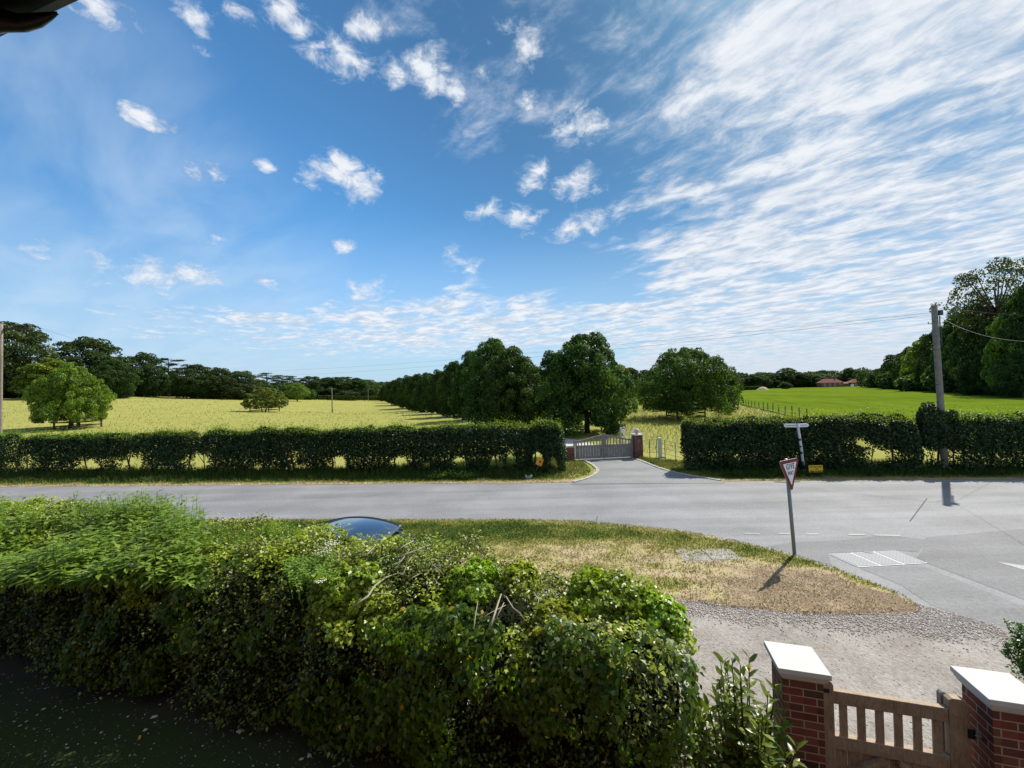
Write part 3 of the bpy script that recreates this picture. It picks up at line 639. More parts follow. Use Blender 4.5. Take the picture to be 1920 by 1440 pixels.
# field beyond the fence: the green crop
fence_px = [(1352,741),(1393.7,757.5),(1415,763.5),(1440,770),(1470,778),(1492,784),(1514,791)]
fl = [G(*q)[:2] for q in fence_px]
def crop():
    A = np.array([fl[-1]+np.array([1.5, -14]), fl[-1], G(1440,770)[:2], G(1393.7,757.5)[:2], (88, 190), (150, 330)])
    B = np.array([(44, 20.5), (66, 30), (82, 52), (98, 78), (190, 205), (330, 330)])
    us = np.linspace(0, 5, 90); a = np.stack([np.interp(us, range(6), A[:, k]) for k in (0, 1)], 1); b = np.stack([np.interp(us, range(6), B[:, k]) for k in (0, 1)], 1)
    f = np.linspace(0, 1, 40)[None, :, None]; P = a[:, None]*(1-f)+b[:, None]*f
    z = tz(P[..., 0], P[..., 1])+.25; V = np.concatenate([P, z[..., None]], -1).reshape(-1, 3); n = 40
    i, j = np.meshgrid(np.arange(89), np.arange(n-1), indexing='ij'); i, j = i.ravel(), j.ravel()
    mesh_np('crop_field', V, np.stack([i*n+j, (i*n+j+1), (i+1)*n+j+1, (i+1)*n+j], 1)[:, ::-1], M['crop'], None, .5+.5*(fbm(V*np.array([.06, .012, 0]), 44)-.5)+.25*np.sign(np.sin(V[:, 0]*.9-V[:, 1]*.42))*(np.abs(np.sin(V[:, 0]*.45-V[:, 1]*.21)) > .97), True)['kind'] = 'structure'
    return a, b
crop()

# field grass that stands up: seen over and through the hedges
def meadow(poly, n, lab, hh=(.08, .24), tin=(.35, .85), near=False):
    p = scatter(poly, n); d = p[:, 1]
    k = rng.uniform(0, 1, n) < np.clip((42/np.maximum(d, 30))**1.3, .02, 1)*sst(190, 70, d); p = p[k]; n = len(p); d = p[:, 1]
    P = v3(p[:, 0], p[:, 1], tz(p[:, 0], p[:, 1])-.03)
    t = tin[0]+(tin[1]-tin[0])*(.25+fbm(P*np.array([.12, .12, 0]), 31)*.75)+rng.normal(0, .12, n)
    tag(grass_mesh('grass', P, rng.uniform(*hh, n), rng.uniform(.04, .09, n)*np.clip(d/40, .7, 2.5), M['hay'], None, t, .9), lab, 'grass', None, 'stuff')
meadow([(-75, 50), (-110, 100), (-90, 190), (-40, 200), (-24, 130), (-12, 60), (-1, 34), (-1, 24), (-32, 25)], 60000, 'long yellow hay grass over the field behind the clipped hedge')
meadow([(5.5, 26), (8, 24), (17, 23.5), (33, 24), (33, 38), (40, 60), (46, 84), (20, 80), (12, 50)], 46000, 'rough pale grass around the broad oak beyond the gate', (.15, .42), (.25, .70))
meadow([(24, 21.5), (52, 18), (60, 26), (36, 32), (27, 30)], 26000, 'yellow green grass margin behind the hedge at the crop field', (.3, .75), (.25, .6))
# garden soil at the foot of the big hedge
gp = [(-30, 11.5), (-8, 7.6), (-2, 5.6), (2.5, 4.2), (6.5, 2.9), (6.5, -4), (-30, -4)]
def soil_t(V): return np.clip(.25+.5*fbm(V*1.1, 4)+.55*sst(4.9, 3.6, V[:, 1]+.14*V[:, 0]+.6)*0+.5*sst(.8, -.6, V[:, 1]-(4.55-.27*(V[:, 0]+2))), 0, 1)
sheet('garden_ground', gp, .0145, M['soil'], tint=soil_t, step=.3, lump=.03)

# ------------------------------------------------------------------ brick piers and garden gate
c1 = np.array([2.775, 4.075]); c2 = c1+np.array([1.515, -.44]); U = unit(c2-c1); ANG = math.atan2(U[1], U[0])
def near_pier(c, lab):
    t = thing('gate_pier', lab, 'gate pier', (c[0], c[1], 0), ANG, 'brick piers of the garden gate')
    MB().box((0, 0, .565), (.335, .335, 1.13)).build('brickwork', M['brick'], t, .003)
    cap = MB().box((0, 0, 1.222), (.44, .44, .050)).build('cap', M['caps'], t, .004)
    m = MB()
    for z, s, h in ((1.183, .412, .026), (1.158, .384, .024), (1.138, .358, .016)): m.box((0, 0, z), (s, s, h))
    m.build('moulding', M['caps'], cap, .005)
    return t
near_pier(c1, 'red brick gate pier with white cap, beside the glossy laurel')
near_pier(c2, 'red brick gate pier with white cap, at the latch end of the oak gate')
def near_gate():
    o = c1+U*.17; t = thing('garden_gate', 'weathered oak garden gate with six open slats between two brick piers', 'gate', (o[0], o[1], 0), ANG)
    Wd = 1.175; m = .06
    def stile(x, w, top):
        k = MB(); pr = [(x-w/2, .05), (x+w/2, .05), (x+w/2, top-.05), (x+w/2-.02, top-.015), (x+w/2-.06, top), (x-w/2+.03, top), (x-w/2, top-.02)]
        k.xprism(pr, -.035, .035, (0, 0, 0), (1, 0, 0)).build('stile', M['oak'], t, .004)
    stile(.075, .115, 1.09); stile(1.095, .15, 1.09)
    x0, x1 = .1325, 1.02
    MB().box(((x0+x1)/2, 0, .925), (x1-x0, .06, .125)).build('rail', M['oak'], t, .005)
    MB().box(((x0+x1)/2, 0, .492), (x1-x0, .06, .125)).build('rail', M['oak'], t, .005)
    MB().box(((x0+x1)/2, 0, .12), (x1-x0, .06, .125)).build('rail', M['oak'], t, .005)
    for k in range(6):
        x = x0+.085+k*(x1-x0-.16)/5
        MB().box((x, 0, .708), (.064, .026, .309)).build('slat', M['oak'], t, .004)
    for k in range(8):
        wd = (x1-x0)/8
        MB().box((x0+wd*(k+.5), .012, .306), (wd-.006, .018, .247)).build('board', M['oak'], t, .002)
    xm = (x0+x1)/2
    for s in (-1, 1):
        MB().bar((xm+s*.40, -.018, .186), (xm+s*.055, -.018, .425), .04, .10, (0, 1, 0)).build('brace', M['oak'], t, .003)
    MB().box((.045, -.039, .985), (.10, .008, .035)).box((-.01, -.03, .985), (.03, .02, .05)).build('hinge', M['ironblack'], t, .002)
    l = MB().box((1.175, -.039, .80), (.055, .008, .085)).box((1.16, -.047, .80), (.012, .012, .05)).build('latch', M['ironblack'], t, .002)
    k = MB().box((1.235, -.03, .80), (.07, .035, .05)); k.tube([(1.19, -.05, .80), (1.235, -.055, .80), (1.262, -.05, .79)], .008).build('latch_catch', M['greymetal'], l, .003)
    k = MB(); k.xprism([(1.01, .05), (1.09, .05), (1.09, 1.04), (1.07, 1.075), (1.035, 1.085), (1.01, 1.06)], .05, .11, (0, 0, 0), (1, 0, 0)).build('closing_post', M['silver'], t, .01)
near_gate()

# ------------------------------------------------------------------ covers let into the ground
def slab(name, lab, cat, px, z0, z1, mat, detail=None):
    q = [G(*p, z1) for p in px]; c = np.mean(q, 0); c[2] = 0
    t = thing(name, lab, cat, c)
    MB().prism([p[:2]-c[:2] for p in q][::-1] if np.cross(q[1][:2]-q[0][:2], q[2][:2]-q[1][:2]) < 0 else [p[:2]-c[:2] for p in q], z0, z1).build('slab', mat, t, .006)
    return t, [p-c for p in q]
def concrete():
    q = [G(*p, .05) for p in ((1265,1031),(1366,1028.5),(1394,1048),(1283,1052))]; c = np.mean(q, 0); c[2] = 0; q = [(p-c)[:2] for p in q]
    t = thing('concrete_slab', 'flat weathered concrete slab let into the grass island', 'slab', c); m_ = m_plain('old_concrete', (.30,.29,.26), .9, .1, .45, 5)
    f = lambda u, v: (q[0]*(1-u)+q[1]*u)*(1-v)+(q[3]*(1-u)+q[2]*u)*v
    MB().prism([f(0, 1), f(.47, 1), f(.48, .52), f(.475, 0), f(0, 0)], 0, .052).build('slab_half', m_, t, .006)
    MB().prism([f(.482, 1), f(1, 1), f(1, .16), f(.97, .05), f(.93, 0), f(.487, 0), f(.492, .52)], 0, .056).build('slab_half', m_, t, .006)
    MB().prism([f(.01, 1.06), f(.99, 1.06), f(.99, 1.005), f(.01, 1.005)], 0, .045).build('edge_strip', M['stone'], t, .004)
concrete()
t = thing('access_cover', 'pale chequered steel access cover set in the road by the give way sign', 'access cover', np.append(np.mean([G(*p)[:2] for p in ((1553.6,1040),(1678,1033),(1739.5,1057),(1609,1064.5))], 0), 0))
q = [G(*p)-np.array([*t.location]) for p in ((1553.6,1040),(1678,1033),(1739.5,1057),(1609,1064.5))]
def quadp(u, v): return (q[0]*(1-u)+q[1]*u)*(1-v)+(q[3]*(1-u)+q[2]*u)*v
m = MB(); m.prism([p[:2] for p in q][::-1], 0, .016); m.build('frame', M['greymetal'], t, .003)
for k in range(3):
    a, b = k/3+.012, (k+1)/3-.012
    MB().prism([quadp(a, .97)[:2], quadp(b, .97)[:2], quadp(b, .03)[:2], quadp(a, .03)[:2]], .008, .023).build('cover_plate', M['cover'], t, .002)
k = quadp(.56, .06); MB().box((k[0], k[1], .025), (.14, .10, .006), -.3).build('keyhole', M['ironblack'], t)

# ------------------------------------------------------------------ give way sign
def give_way():
    b = G(1490, 1042); t = thing('give_way_sign', 'red bordered GIVE WAY triangle on a tall grey post', 'road sign', b)
    lean = np.array([-.055, 0, 1.0]); top = lean*2.215
    MB().tube([(0, 0, 0), lean*1.0, top], .038, 14).build('post', M['steel'], t, 0, True)
    MB().lathe([(.038, 0), (.041, .01), (.03, .022), (0, .026)], top, 14).build('post_cap', M['greymetal'], t, 0, True)
    a = R(300); n = np.array([math.cos(a), math.sin(a), 0]); wv = np.array([-n[1], n[0], 0]); up = unit(lean)
    S = .86; hgt = S*.866; c = lean*1.98+n*.062
    def tri(s, r, k=5):
        vs_ = [(-s/2, hgt/3*s/S), (0, -2*hgt/3*s/S), (s/2, hgt/3*s/S)]; out = []
        for i, v in enumerate(vs_):
            v = np.array(v); p0 = unit(np.array(vs_[i-1])-v); p1 = unit(np.array(vs_[(i+1) % 3])-v); d = r/math.tan(R(30))
            A, B = v+p0*d, v+p1*d; cc = v+unit(p0+p1)*r/math.sin(R(30)); a0 = math.atan2(*(A-cc)[::-1]); a1 = math.atan2(*(B-cc)[::-1])
            dl_ = (a1-a0+math.pi) % (2*math.pi)-math.pi
            out += [cc+r*np.array([math.cos(a0+dl_*j/k), math.sin(a0+dl_*j/k)]) for j in range(k+1)]
        return out
    pl = MB(); pl.xprism(tri(S, .045), .0, .012, c, wv, up).build('plate', M['greymetal'], t)
    f1 = MB().xprism(tri(S, .045), -.004, .0, c+n*.004, wv, up).build('red_border', M['red'], t)
    f2 = MB().xprism(tri(S*.69, .01), -.003, .0, c+n*.008, wv, up).build('white_panel', M['signwhite'], t)
    def place(off): 
        m4 = Matrix.Identity(4)
        for i in range(3): m4[i][0], m4[i][1], m4[i][2], m4[i][3] = wv[i], up[i], n[i], (c+n*.0125+up*off)[i]
        return m4
    text_mesh('GIVE', .150, M['black'], 'lettering', f2, place(.085) @ Matrix.Diagonal((.98, 1.2, 1, 1)), .001, 1.22)
    text_mesh('WAY', .112, M['black'], 'lettering', f2, place(-.065) @ Matrix.Diagonal((.92, 1.2, 1, 1)), .001, 1.15)
    for z in (.12, -.16): MB().box(tuple(lean*1.98+up*z+n*.02), (.095, .09, .03), a).build('bracket', M['greymetal'], t)
give_way()

# ------------------------------------------------------------------ finger post, yellow sign, orange sign
def finger_post():
    b = G(1508, 889); t = thing('finger_post', 'leaning flaky white finger post with two pointed name arms above the hedge', 'signpost', b)
    top = np.array([-.22, 0, 2.22])
    MB().tube([(0, 0, 0), top*.5+np.array([.02, 0, 0]), top], [.055, .052, .05], 10).build('post', M['flakywhite'], t, 0, True)
    for f, h in ((.10, .34), (.40, .10), (.53, .06), (.66, .09)):
        p = top*f; q_ = top*(f+h/2.2); MB().tube([p, q_], .057, 10).build('black_band', M['black'], t, 0, True)
    MB().lathe([(.05, 0), (.062, .02), (.05, .06), (.02, .085), (0, .09)], top, 10).build('post_cap', M['darkwood'], t, 0, True)
    for s, body, col, ang in ((-1, 'TUNWORTH', M['black'], .25), (1, 'WESTON', M['letterblue'], -.1)):
        d = np.array([s*math.cos(ang), s*math.sin(ang)*-1, 0]); up = np.array([0, 0, 1.]); c = top+np.array([0, 0, -.1])
        dd = d if s > 0 else -d
        x = (lambda q: q) if s > 0 else (lambda q: -q)
        pr = [(x(.05), -.075), (x(.44), -.075), (x(.50), -.04), (x(.52), 0), (x(.50), .04), (x(.44), .075), (x(.05), .075)]
        if s < 0: pr = pr[::-1]; pr = [(x(.05), .075), (x(.49), .075), (x(.53), 0), (x(.49), -.075), (x(.05), -.075)]
        arm = MB().xprism(pr, -.02, .02, c, dd, up).build('arm', M['whitepaint'], t)
        n = np.cross(dd, up); m4 = Matrix.Identity(4); o = c+dd*x(.27)+n*.0215
        for i in range(3): m4[i][0], m4[i][1], m4[i][2], m4[i][3] = dd[i], up[i], n[i], o[i]
        text_mesh(body, .075, col, 'lettering', arm, m4)
        MB().bar(tuple(c-up*.16), tuple(c+d*.14-up*.075), .02, .02).build('strut', M['darkwood'], t)
finger_post()
def yellow_sign():
    b = G(1530, 892); t = thing('event_sign', 'small yellow event notice with dark lettering on the verge below the hedge', 'sign', b)
    bd = MB().box((0, 0, .29), (.60, .012, .31)).build('board', M['yellow'], t)
    m4 = lambda x, z: Matrix.Translation((x, -.0085, z+.03)) @ Matrix.Rotation(R(90), 4, 'X')
    for body, s, x, z in (('UPTON GREY', .092, .02, .345), ('10k', .08, .03, .258), ('Sun. June 8', .092, 0, .165)):
        text_mesh(body, s, M['black'], 'lettering', bd, m4(x, z))
    for x in (-.2, .2): MB().box((x, .018, .16), (.03, .02, .32)).build('stake', M['oldwood'], t)
yellow_sign()
def orange_sign():
    b = G(1003, 889); t = thing('orange_sign', 'small tilted orange board leaning among the hedge stems', 'sign', b); t.rotation_euler = (R(-12), R(24), 0)
    MB().box((0, 0, .62), (.30, .012, .36)).build('board', M['orange'], t)
    MB().lathe([(.045, 0), (.045, .004)], (0, 0, 0), 12)
    k = MB(); k.xprism([(.05*math.cos(a), .05*math.sin(a)+.62) for a in np.linspace(0, 2*math.pi, 13)[:-1]], -.002, .002, (0.02, -.0085, 0), (1, 0, 0)).build('symbol', M['black'], t)
    MB().box((0, .014, .35), (.03, .02, .7)).build('stake', M['oldwood'], t)
orange_sign()
def litter():
    b = G(991, 898); t = thing('plastic_bag', 'crumpled grey and white plastic bag lying on the verge', 'bag', b)
    g = np.random.default_rng(3); me = []
    th = np.linspace(0, 2*np.pi, 17)[:-1]; rows = []
    for r, z in ((.0, .01), (.12, .01), (.15, .06), (.11, .12), (.06, .09), (.0, .07)):
        rows.append(v3(np.cos(th)*r*(1+.3*np.cos(2*th))*g.uniform(.75, 1.2, 16), np.sin(th)*r*.6*g.uniform(.75, 1.2, 16), z*(1+.7*np.cos(2*th))*g.uniform(.8, 1.2, 16)))
    V = np.concatenate(rows); Fc = [(i*16+k, i*16+(k+1) % 16, (i+1)*16+(k+1) % 16, (i+1)*16+k) for i in range(5) for k in range(16)]
    mesh_np('sack', V, Fc, m_plain('grey_polythene', (.34,.36,.37), .35, .5, .3, 8), t, None, False)
    MB().tube([(.09, 0, .10), (.14, .02, .16), (.17, .03, .18)], [.02, .012, .018], 6).build('knot', M['signwhite'], t)
litter()

# ------------------------------------------------------------------ poles and wires
def pole(name, lab, base, h, r0, r1, lean=(0, 0), mat='pole', group=None):
    t = thing(name, lab, 'utility pole', base, 0, group)
    MB().tube([(lean[0]*f, lean[1]*f, h*f) for f in (0, .25, .5, .75, 1)], list(np.linspace(r0, r1, 5)), 14).build('post', M[mat], t, 0, True)
    return t
TB = G(1772, 884); TT = np.array([-.20, 0, 7.2])
tp = pole('telegraph_pole', 'tall timber telegraph pole in the hedge with ivy round its foot', TB, 7.2, .125, .105, (-.20, 0))
for k in range(10):
    z = 3.0+k*.38; s = 1 if k % 2 else -1; MB().tube([(TT[0]*z/7.2+s*.10, -.03, z), (TT[0]*z/7.2+s*.22, -.03, z)], .012, 6).build('climbing_step', M['ironblack'], tp)
MB().box((TT[0]+.17, -.05, 6.86), (.17, .16, .22)).tube([(TT[0]+.17, -.05, 6.72), (TT[0]+.16, -.06, 6.3), (TT[0]*.8+.13, -.08, 5.4)], .025, 6).build('junction_box', M['ironblack'], tp, .01)
MB().tube([(TT[0]-.14, -.02, 6.4), (TT[0]-.3, -.02, 6.4), (TT[0]-.3, -.02, 6.48)], .02, 6).build('bracket', M['greymetal'], tp)
MB().box((-.02, -.165, 1.9), (.09, .012, .12)).build('number_plate', M['greymetal'], tp)
LB = np.array([-29.6, 23.6, 0.]); lh = float(D(2, 607, 23.6)[2])
lb = D(0, 800, 23.6); LB[0] = lb[0]-.08
lp = pole('power_pole', 'weathered power pole with a wide cross arm and ball insulators', LB, lh, .12, .09, (.18, 0))
MB().bar((-1.6, .12, lh-.30), (1.72, .12, lh-.30), .10, .11).build('cross_arm', M['darkwood'], lp, .005)
for x in (-1.35, .18, 1.58):
    MB().lathe([(.02, 0), (.03, .05), (.08, .08), (.10, .15), (.085, .22), (.04, .26), (0, .27)], (x, .12, lh-.245), 12).build('insulator', M['ironblack'], lp, 0, True)
ins = [np.array([LB[0]+x, LB[1]+.12, lh-.02]) for x in (-1.35, .18, 1.58)]
FP = []
for px, by, ty, Y, lab in ((623, 774, 728, 98, 'slim timber field pole standing alone in the open hay'), (690.5, 752, 729, 215, 'distant thin field pole before the dark wood'), (717.5, 752, 731, 300, 'farthest tiny field pole by the end of the tree avenue')):
    p = D(px, by, Y); p[2] = float(tz(p[0], p[1])); h = float(D(px, ty, Y)[2]-p[2])
    t = pole('field_pole', lab, p, h, .14, .10, (0, 0), 'pole', 'poles of the line across the field')
    MB().box((0, 0, h-.25), (1.7*Y/98, .1, .12)).build('cross_arm', M['darkwood'], t)
    for x in (-.7, .7): MB().lathe([(.04, 0), (.09, .1), (.04, .22)], (x*Y/98, 0, h-.19), 8).build('insulator', M['ironblack'], t)
    FP.append((p+np.array([-.7*Y/98, 0, h]), p+np.array([.7*Y/98, 0, h])))
def wire(a, b, sag, r, lab, group=None):
    a, b = np.array(a, float), np.array(b, float); f = np.linspace(0, 1, 41)
    P = a+(b-a)*f[:, None]; P[:, 2] -= 4*sag*f*(1-f)
    return tag(MB().tube(list(P-a), r, 5).build('overhead_wire', M['cable'], None, 0, True), lab, 'overhead wire', group)
def W(a, *r):
    o = wire(a, *r); o.location = tuple(np.array(a, float)); return o
tpt = TB+TT
e1 = D(212, 679, 112); e2 = D(205, 681, 116)
W(tpt+np.array([-.12, 0, -.32]), e1, 2.6, .0055, 'upper of two wires from the telegraph pole across the whole sky')
W(tpt+np.array([-.12, .05, -.42]), e2, 3.2, .0055, 'lower of two wires from the telegraph pole across the whole sky')
W(ins[2], FP[0][1], 2.2, .0055, 'wire from the outer ball insulator down to the field pole in the hay')
W(ins[1], FP[0][0], 2.4, .0055, 'wire from the pole head insulator down to the field pole in the hay')
W(FP[0][0], FP[1][0], 1.5, .018, 'thin wire between field poles, nearer the avenue side', 'wires between the field poles')
W(FP[0][1], FP[1][1], 1.5, .018, 'thin wire between field poles, farther from the hedge', 'wires between the field poles')
rp = D(2000, 640, 9.5)
W(tpt+np.array([.16, -.05, -.5]), rp, .35, .006, 'service cable from the junction box down past the wood edge')
W(tpt+np.array([.08, 0, -.1]), D(2000, 590, 40), .2, .006, 'short high wire from the telegraph pole top towards the airy tree')

# ------------------------------------------------------------------ double gate with brick piers across the drive
def far_gate():
    a, b = gl[:2], gr[:2]; d = unit(b-a); L = float(np.linalg.norm(b-a)); ang = math.atan2(d[1], d[0]); z0 = .02
    t = thing('double_gate', 'silvered oak double gate with arched tops closing the drive', 'gate', (a[0], a[1], z0), ang)
    x0, x1 = .10, L-.33; xm = (x0+x1)/2
    def prof(x):    # height of the swept top rail
        s = abs(x-xm)/((x1-x0)/2); return 1.05+.27*(.5+.5*math.cos(math.pi*min(1, s*1.02)))
    for s, (l, r) in enumerate(((x0, xm-.045), (xm+.045, x1))):
        lf = MB(); n = 12
        up_ = [(l+(r-l)*k/n, prof(l+(r-l)*k/n)) for k in range(n+1)]; dn = [(x, z-.085) for x, z in up_][::-1]
        m = MB()
        for k in range(n): m.xprism([up_[k], (up_[k][0], up_[k][1]-.085), (up_[k+1][0], up_[k+1][1]-.085), up_[k+1]], -.03, .03, (0, 0, 0), (1, 0, 0))
        rail = m.build('top_rail', M['silver'], t)
        for x, top in ((l+.045, prof(l+.045)-.08), (r-.045, prof(r-.045)-.08)):
            MB().box((x, 0, (.04+top)/2), (.09, .058, top-.04)).build('stile', M['silver'], t)
        MB().box(((l+r)/2, 0, .735), (r-l-.18, .056, .09)).build('middle_rail', M['silver'], t)
        MB().box(((l+r)/2, 0, .085), (r-l-.18, .056, .09)).build('bottom_rail', M['silver'], t)
        for k in range(8):
            x = l+.09+(r-l-.18)*(k+.5)/8; top = prof(x)-.07
            MB().box((x, 0, (.78+top)/2), (.055, .03, top-.78)).build('baluster', M['silver'], t)
        w_ = (r-l-.18)/9
        for k in range(9):
            MB().box((l+.09+w_*(k+.5), .004, .41), (w_-.012, .022, .56)).build('board', M['silver'], t)
    MB().box((xm, -.02, .70), (.085, .07, 1.36)).build('meeting_post', M['silver'], t, .01)
    MB().tube([(xm, -.02, 1.36), (xm, -.02, 1.40)], [.05, .03], 10).build('post_cap', M['silver'], t)
    MB().box((.035, 0, .56), (.07, .08, 1.08)).build('hanging_post', M['silver'], t, .006)
    MB().box((x1+.035, .02, .60), (.07, .08, 1.2)).build('hanging_post', M['silver'], t, .006)
    p = a+d*(L-.02)
    t = thing('gate_pier', 'red brick gate pier with a stone ball on its cap, at the arched gate', 'gate pier', (p[0], p[1], 0), ang)
    MB().box((0, 0, .60), (.47, .47, 1.20)).box((0, 0, 1.225), (.43, .43, .05)).build('brickwork', M['gatebrick'], t, .004)
    MB().box((-.02, -.2375, .93), (.03, .008, .2)).box((.06, -.2375, .93), (.03, .008, .2)).build('name_plate', M['greymetal'], t)
    cap = MB().box((0, 0, 1.283), (.56, .56, .065)).build('cap', M['stone'], t, .01)
    prf = [(.07, 0), (.07, .03)]+[(.145*math.sin(q_), .165-.145*math.cos(q_)) for q_ in np.linspace(.55, math.pi, 12)]
    MB().lathe(prf, (0, 0, 1.316), 20).build('ball_finial', M['stone'], cap, 0, True)
    p = a-d*.22
    t = thing('brick_wall', 'low red brick wall with pale coping, between hedge end and arched gate', 'wall', (p[0], p[1], 0), ang)
    MB().box((-.35, .12, .36), (1.1, .33, .72)).build('brickwork', M['gatebrick'], t, .004)
    MB().box((-.35, .12, .765), (1.16, .40, .09)).build('coping', M['stone'], t, .01)
far_gate()
def white_gate():
    b = D(1164, 838, 25.5); b[2] = float(tz(b[0], b[1])); e = D(1205, 842, 24.8)
    t = thing('white_field_gate', 'white metal field gate with wheel shaped top and crossed braces', 'gate', b, math.atan2(e[1]-b[1], e[0]-b[0]))
    m = MB().tube([(0, 0, 0), (0, 0, 1.42)], .05, 10).build('post', M['rail'], t, 0, True)
    m = MB()
    for z in (.25, .55, .85, 1.15): m.tube([(.05, 0, z), (1.5, 0, z)], .016, 6)
    m.build('bar', M['whitepaint'], t, 0, True)
    for a, c in (((.08, 1.2), (.75, .22)), ((.80, 1.25), (1.45, .22)), ((.75, .25), (.82, 1.25))):
        MB().tube([(a[0], 0.02, a[1]), (c[0], 0.02, c[1])], .028, 6).build('brace', M['whitepaint'], t, 0, True)
    for cx, rr in ((.17, .17), (.86, .13)):
        th = np.linspace(0, 2*np.pi, 19); m = MB().tube([(cx+rr*math.cos(q_), 0, 1.28+rr*math.sin(q_)) for q_ in th], .016, 6)
        for k in range(4): m.tube([(cx-rr*math.cos(k*.785), 0, 1.28-rr*math.sin(k*.785)), (cx+rr*math.cos(k*.785), 0, 1.28+rr*math.sin(k*.785))], .01, 5)
        m.build('wheel', M['whitepaint'], t, 0, True)
white_gate()
def rail_fence():
    pts = [D(1212, 855, 22.6), G(1238, 858), G(1300, 874), G(1330, 882)]; pts = [np.array([p[0], p[1], 0]) for p in pts]
    t = thing('railing_fence', 'thin grey green estate railing running from the ball pier to the hedge', 'fence', pts[1]); o = pts[1]
    def seg(a, b, n, h):
        for k in range(n):
            p = a+(b-a)*(k+.5)/n-o; MB().box((p[0], p[1], h/2), (.035, .012, h)).build('upright', M['rail'] if k % 2 else M['darkwood'], t)
        m = MB()
        for z in (.28, .55, .80, h-.02): m.tube([a-o+np.array([0, 0, z]), b-o+np.array([0, 0, z])], .011, 5)
        m.build('rails', M['rail'], t)
    seg(pts[0], pts[1], 2, 1.02); seg(pts[1], pts[2], 3, 1.02); seg(pts[2], pts[3], 2, 1.02)
    MB().box((0, 0, .55), (.17, .17, 1.1)).build('straining_post', M['flakywhite'], t, .01)
    MB().tube([(0, -.05, .06), (.22, -.22, .03)], .05, 6).build('foot_stone', M['stone'], t)
    a = pts[0]-o; MB().tube([(a[0], a[1], 1.25), (0, 0, 1.06)], .014, 5).build('stay', M['rail'], t)
rail_fence()

# ------------------------------------------------------------------ post fences of the fields
def post_fence(name, lab, pts, n, h, r, wire_z, mat='darkwood', group=None):
    pts = [np.array([p[0], p[1], float(tz(p[0], p[1]))]) for p in pts]; cum = np.concatenate([[0], np.cumsum([np.linalg.norm(pts[i+1]-pts[i]) for i in range(len(pts)-1)])])
    t = thing(name, lab, 'fence', pts[0], 0, group); o = pts[0]; us = np.linspace(0, cum[-1], n); P = np.stack([np.interp(us, cum, [p[k] for p in pts]) for k in range(3)], 1)
    P[:, 2] = tz(P[:, 0], P[:, 1])
    for k, p in enumerate(P):
        q_ = p-o; l = random.uniform(-.04, .04); hh = h*random.uniform(.92, 1.06)
        MB().tube([(q_[0], q_[1], q_[2]-.1), (q_[0]+l, q_[1], q_[2]+hh)], [r, r*.92], 7).build('post', M[mat], t)
    m = MB()
    for z in wire_z: m.tube([p-o+np.array([0, 0, z]) for p in P], .008, 4)
    m.build('wires', M['greymetal'], t); return t
post_fence('post_fence', 'line of thin stakes dividing rough grass from the bright green crop', [q_ for q_ in fl[1:]], 14, 1.35, .055, (.4, .8, 1.15))
post_fence('post_fence', 'dark post and wire fence along the foot of the tall wood', [D(1945, 752, 68), D(1880, 744.5, 84), D(1800, 740, 103), D(1740, 735.5, 135), D(1650, 730, 195)], 22, 1.35, .08, (.5, 1.0, 1.3))
V = [D(1980, 744, 78), D(1880, 738.5, 95), D(1800, 736, 118), D(1740, 733.5, 148), D(1650, 729, 215)]
V = np.array([[p[0]+k*4.5, p[1]+k*2.0, float(tz(p[0]+k*4.5, p[1]+k*2))+.55] for p in V for k in (0, 1)])
tag(mesh_np('track', V, [(2*i, 2*i+1, 2*i+3, 2*i+2) for i in range(4)], m_plain('chalk_track', (.42,.40,.37), .95, .1, .2, 1)), kind='structure')
def guard(px, py, Y, w_, h, lab, n=4):
    p = D(px, py, Y); p[2] = float(tz(p[0], p[1])); t = thing('tree_guard', lab, 'tree guard', p, 0, 'wooden guards round single trees'); a = w_/2
    for x in (-a, a):
        for y in (-a, a): MB().box((x, y, h/2), (.12, .12, h)).build('post', M['darkwood'], t)
    for k in range(3):
        z = h*(.28+.31*k)
        for s in (-1, 1):
            MB().box((0, s*(a+.075), z), (w_+.1, .03, .10)).build('rail', M['darkwood'], t)
            MB().box((s*(a+.075), 0, z), (.03, w_+.1, .10)).build('rail', M['darkwood'], t)
guard(147, 803, 46, 2.6, 1.25, 'three rail timber guard round the round bright tree in the hay')
guard(497, 772, 80, 3.6, 1.35, 'three rail timber guard under the low spreading bush')
guard(1285, 787, 48, 3.2, 1.3, 'three rail timber guard round the broad oak beyond the gate')

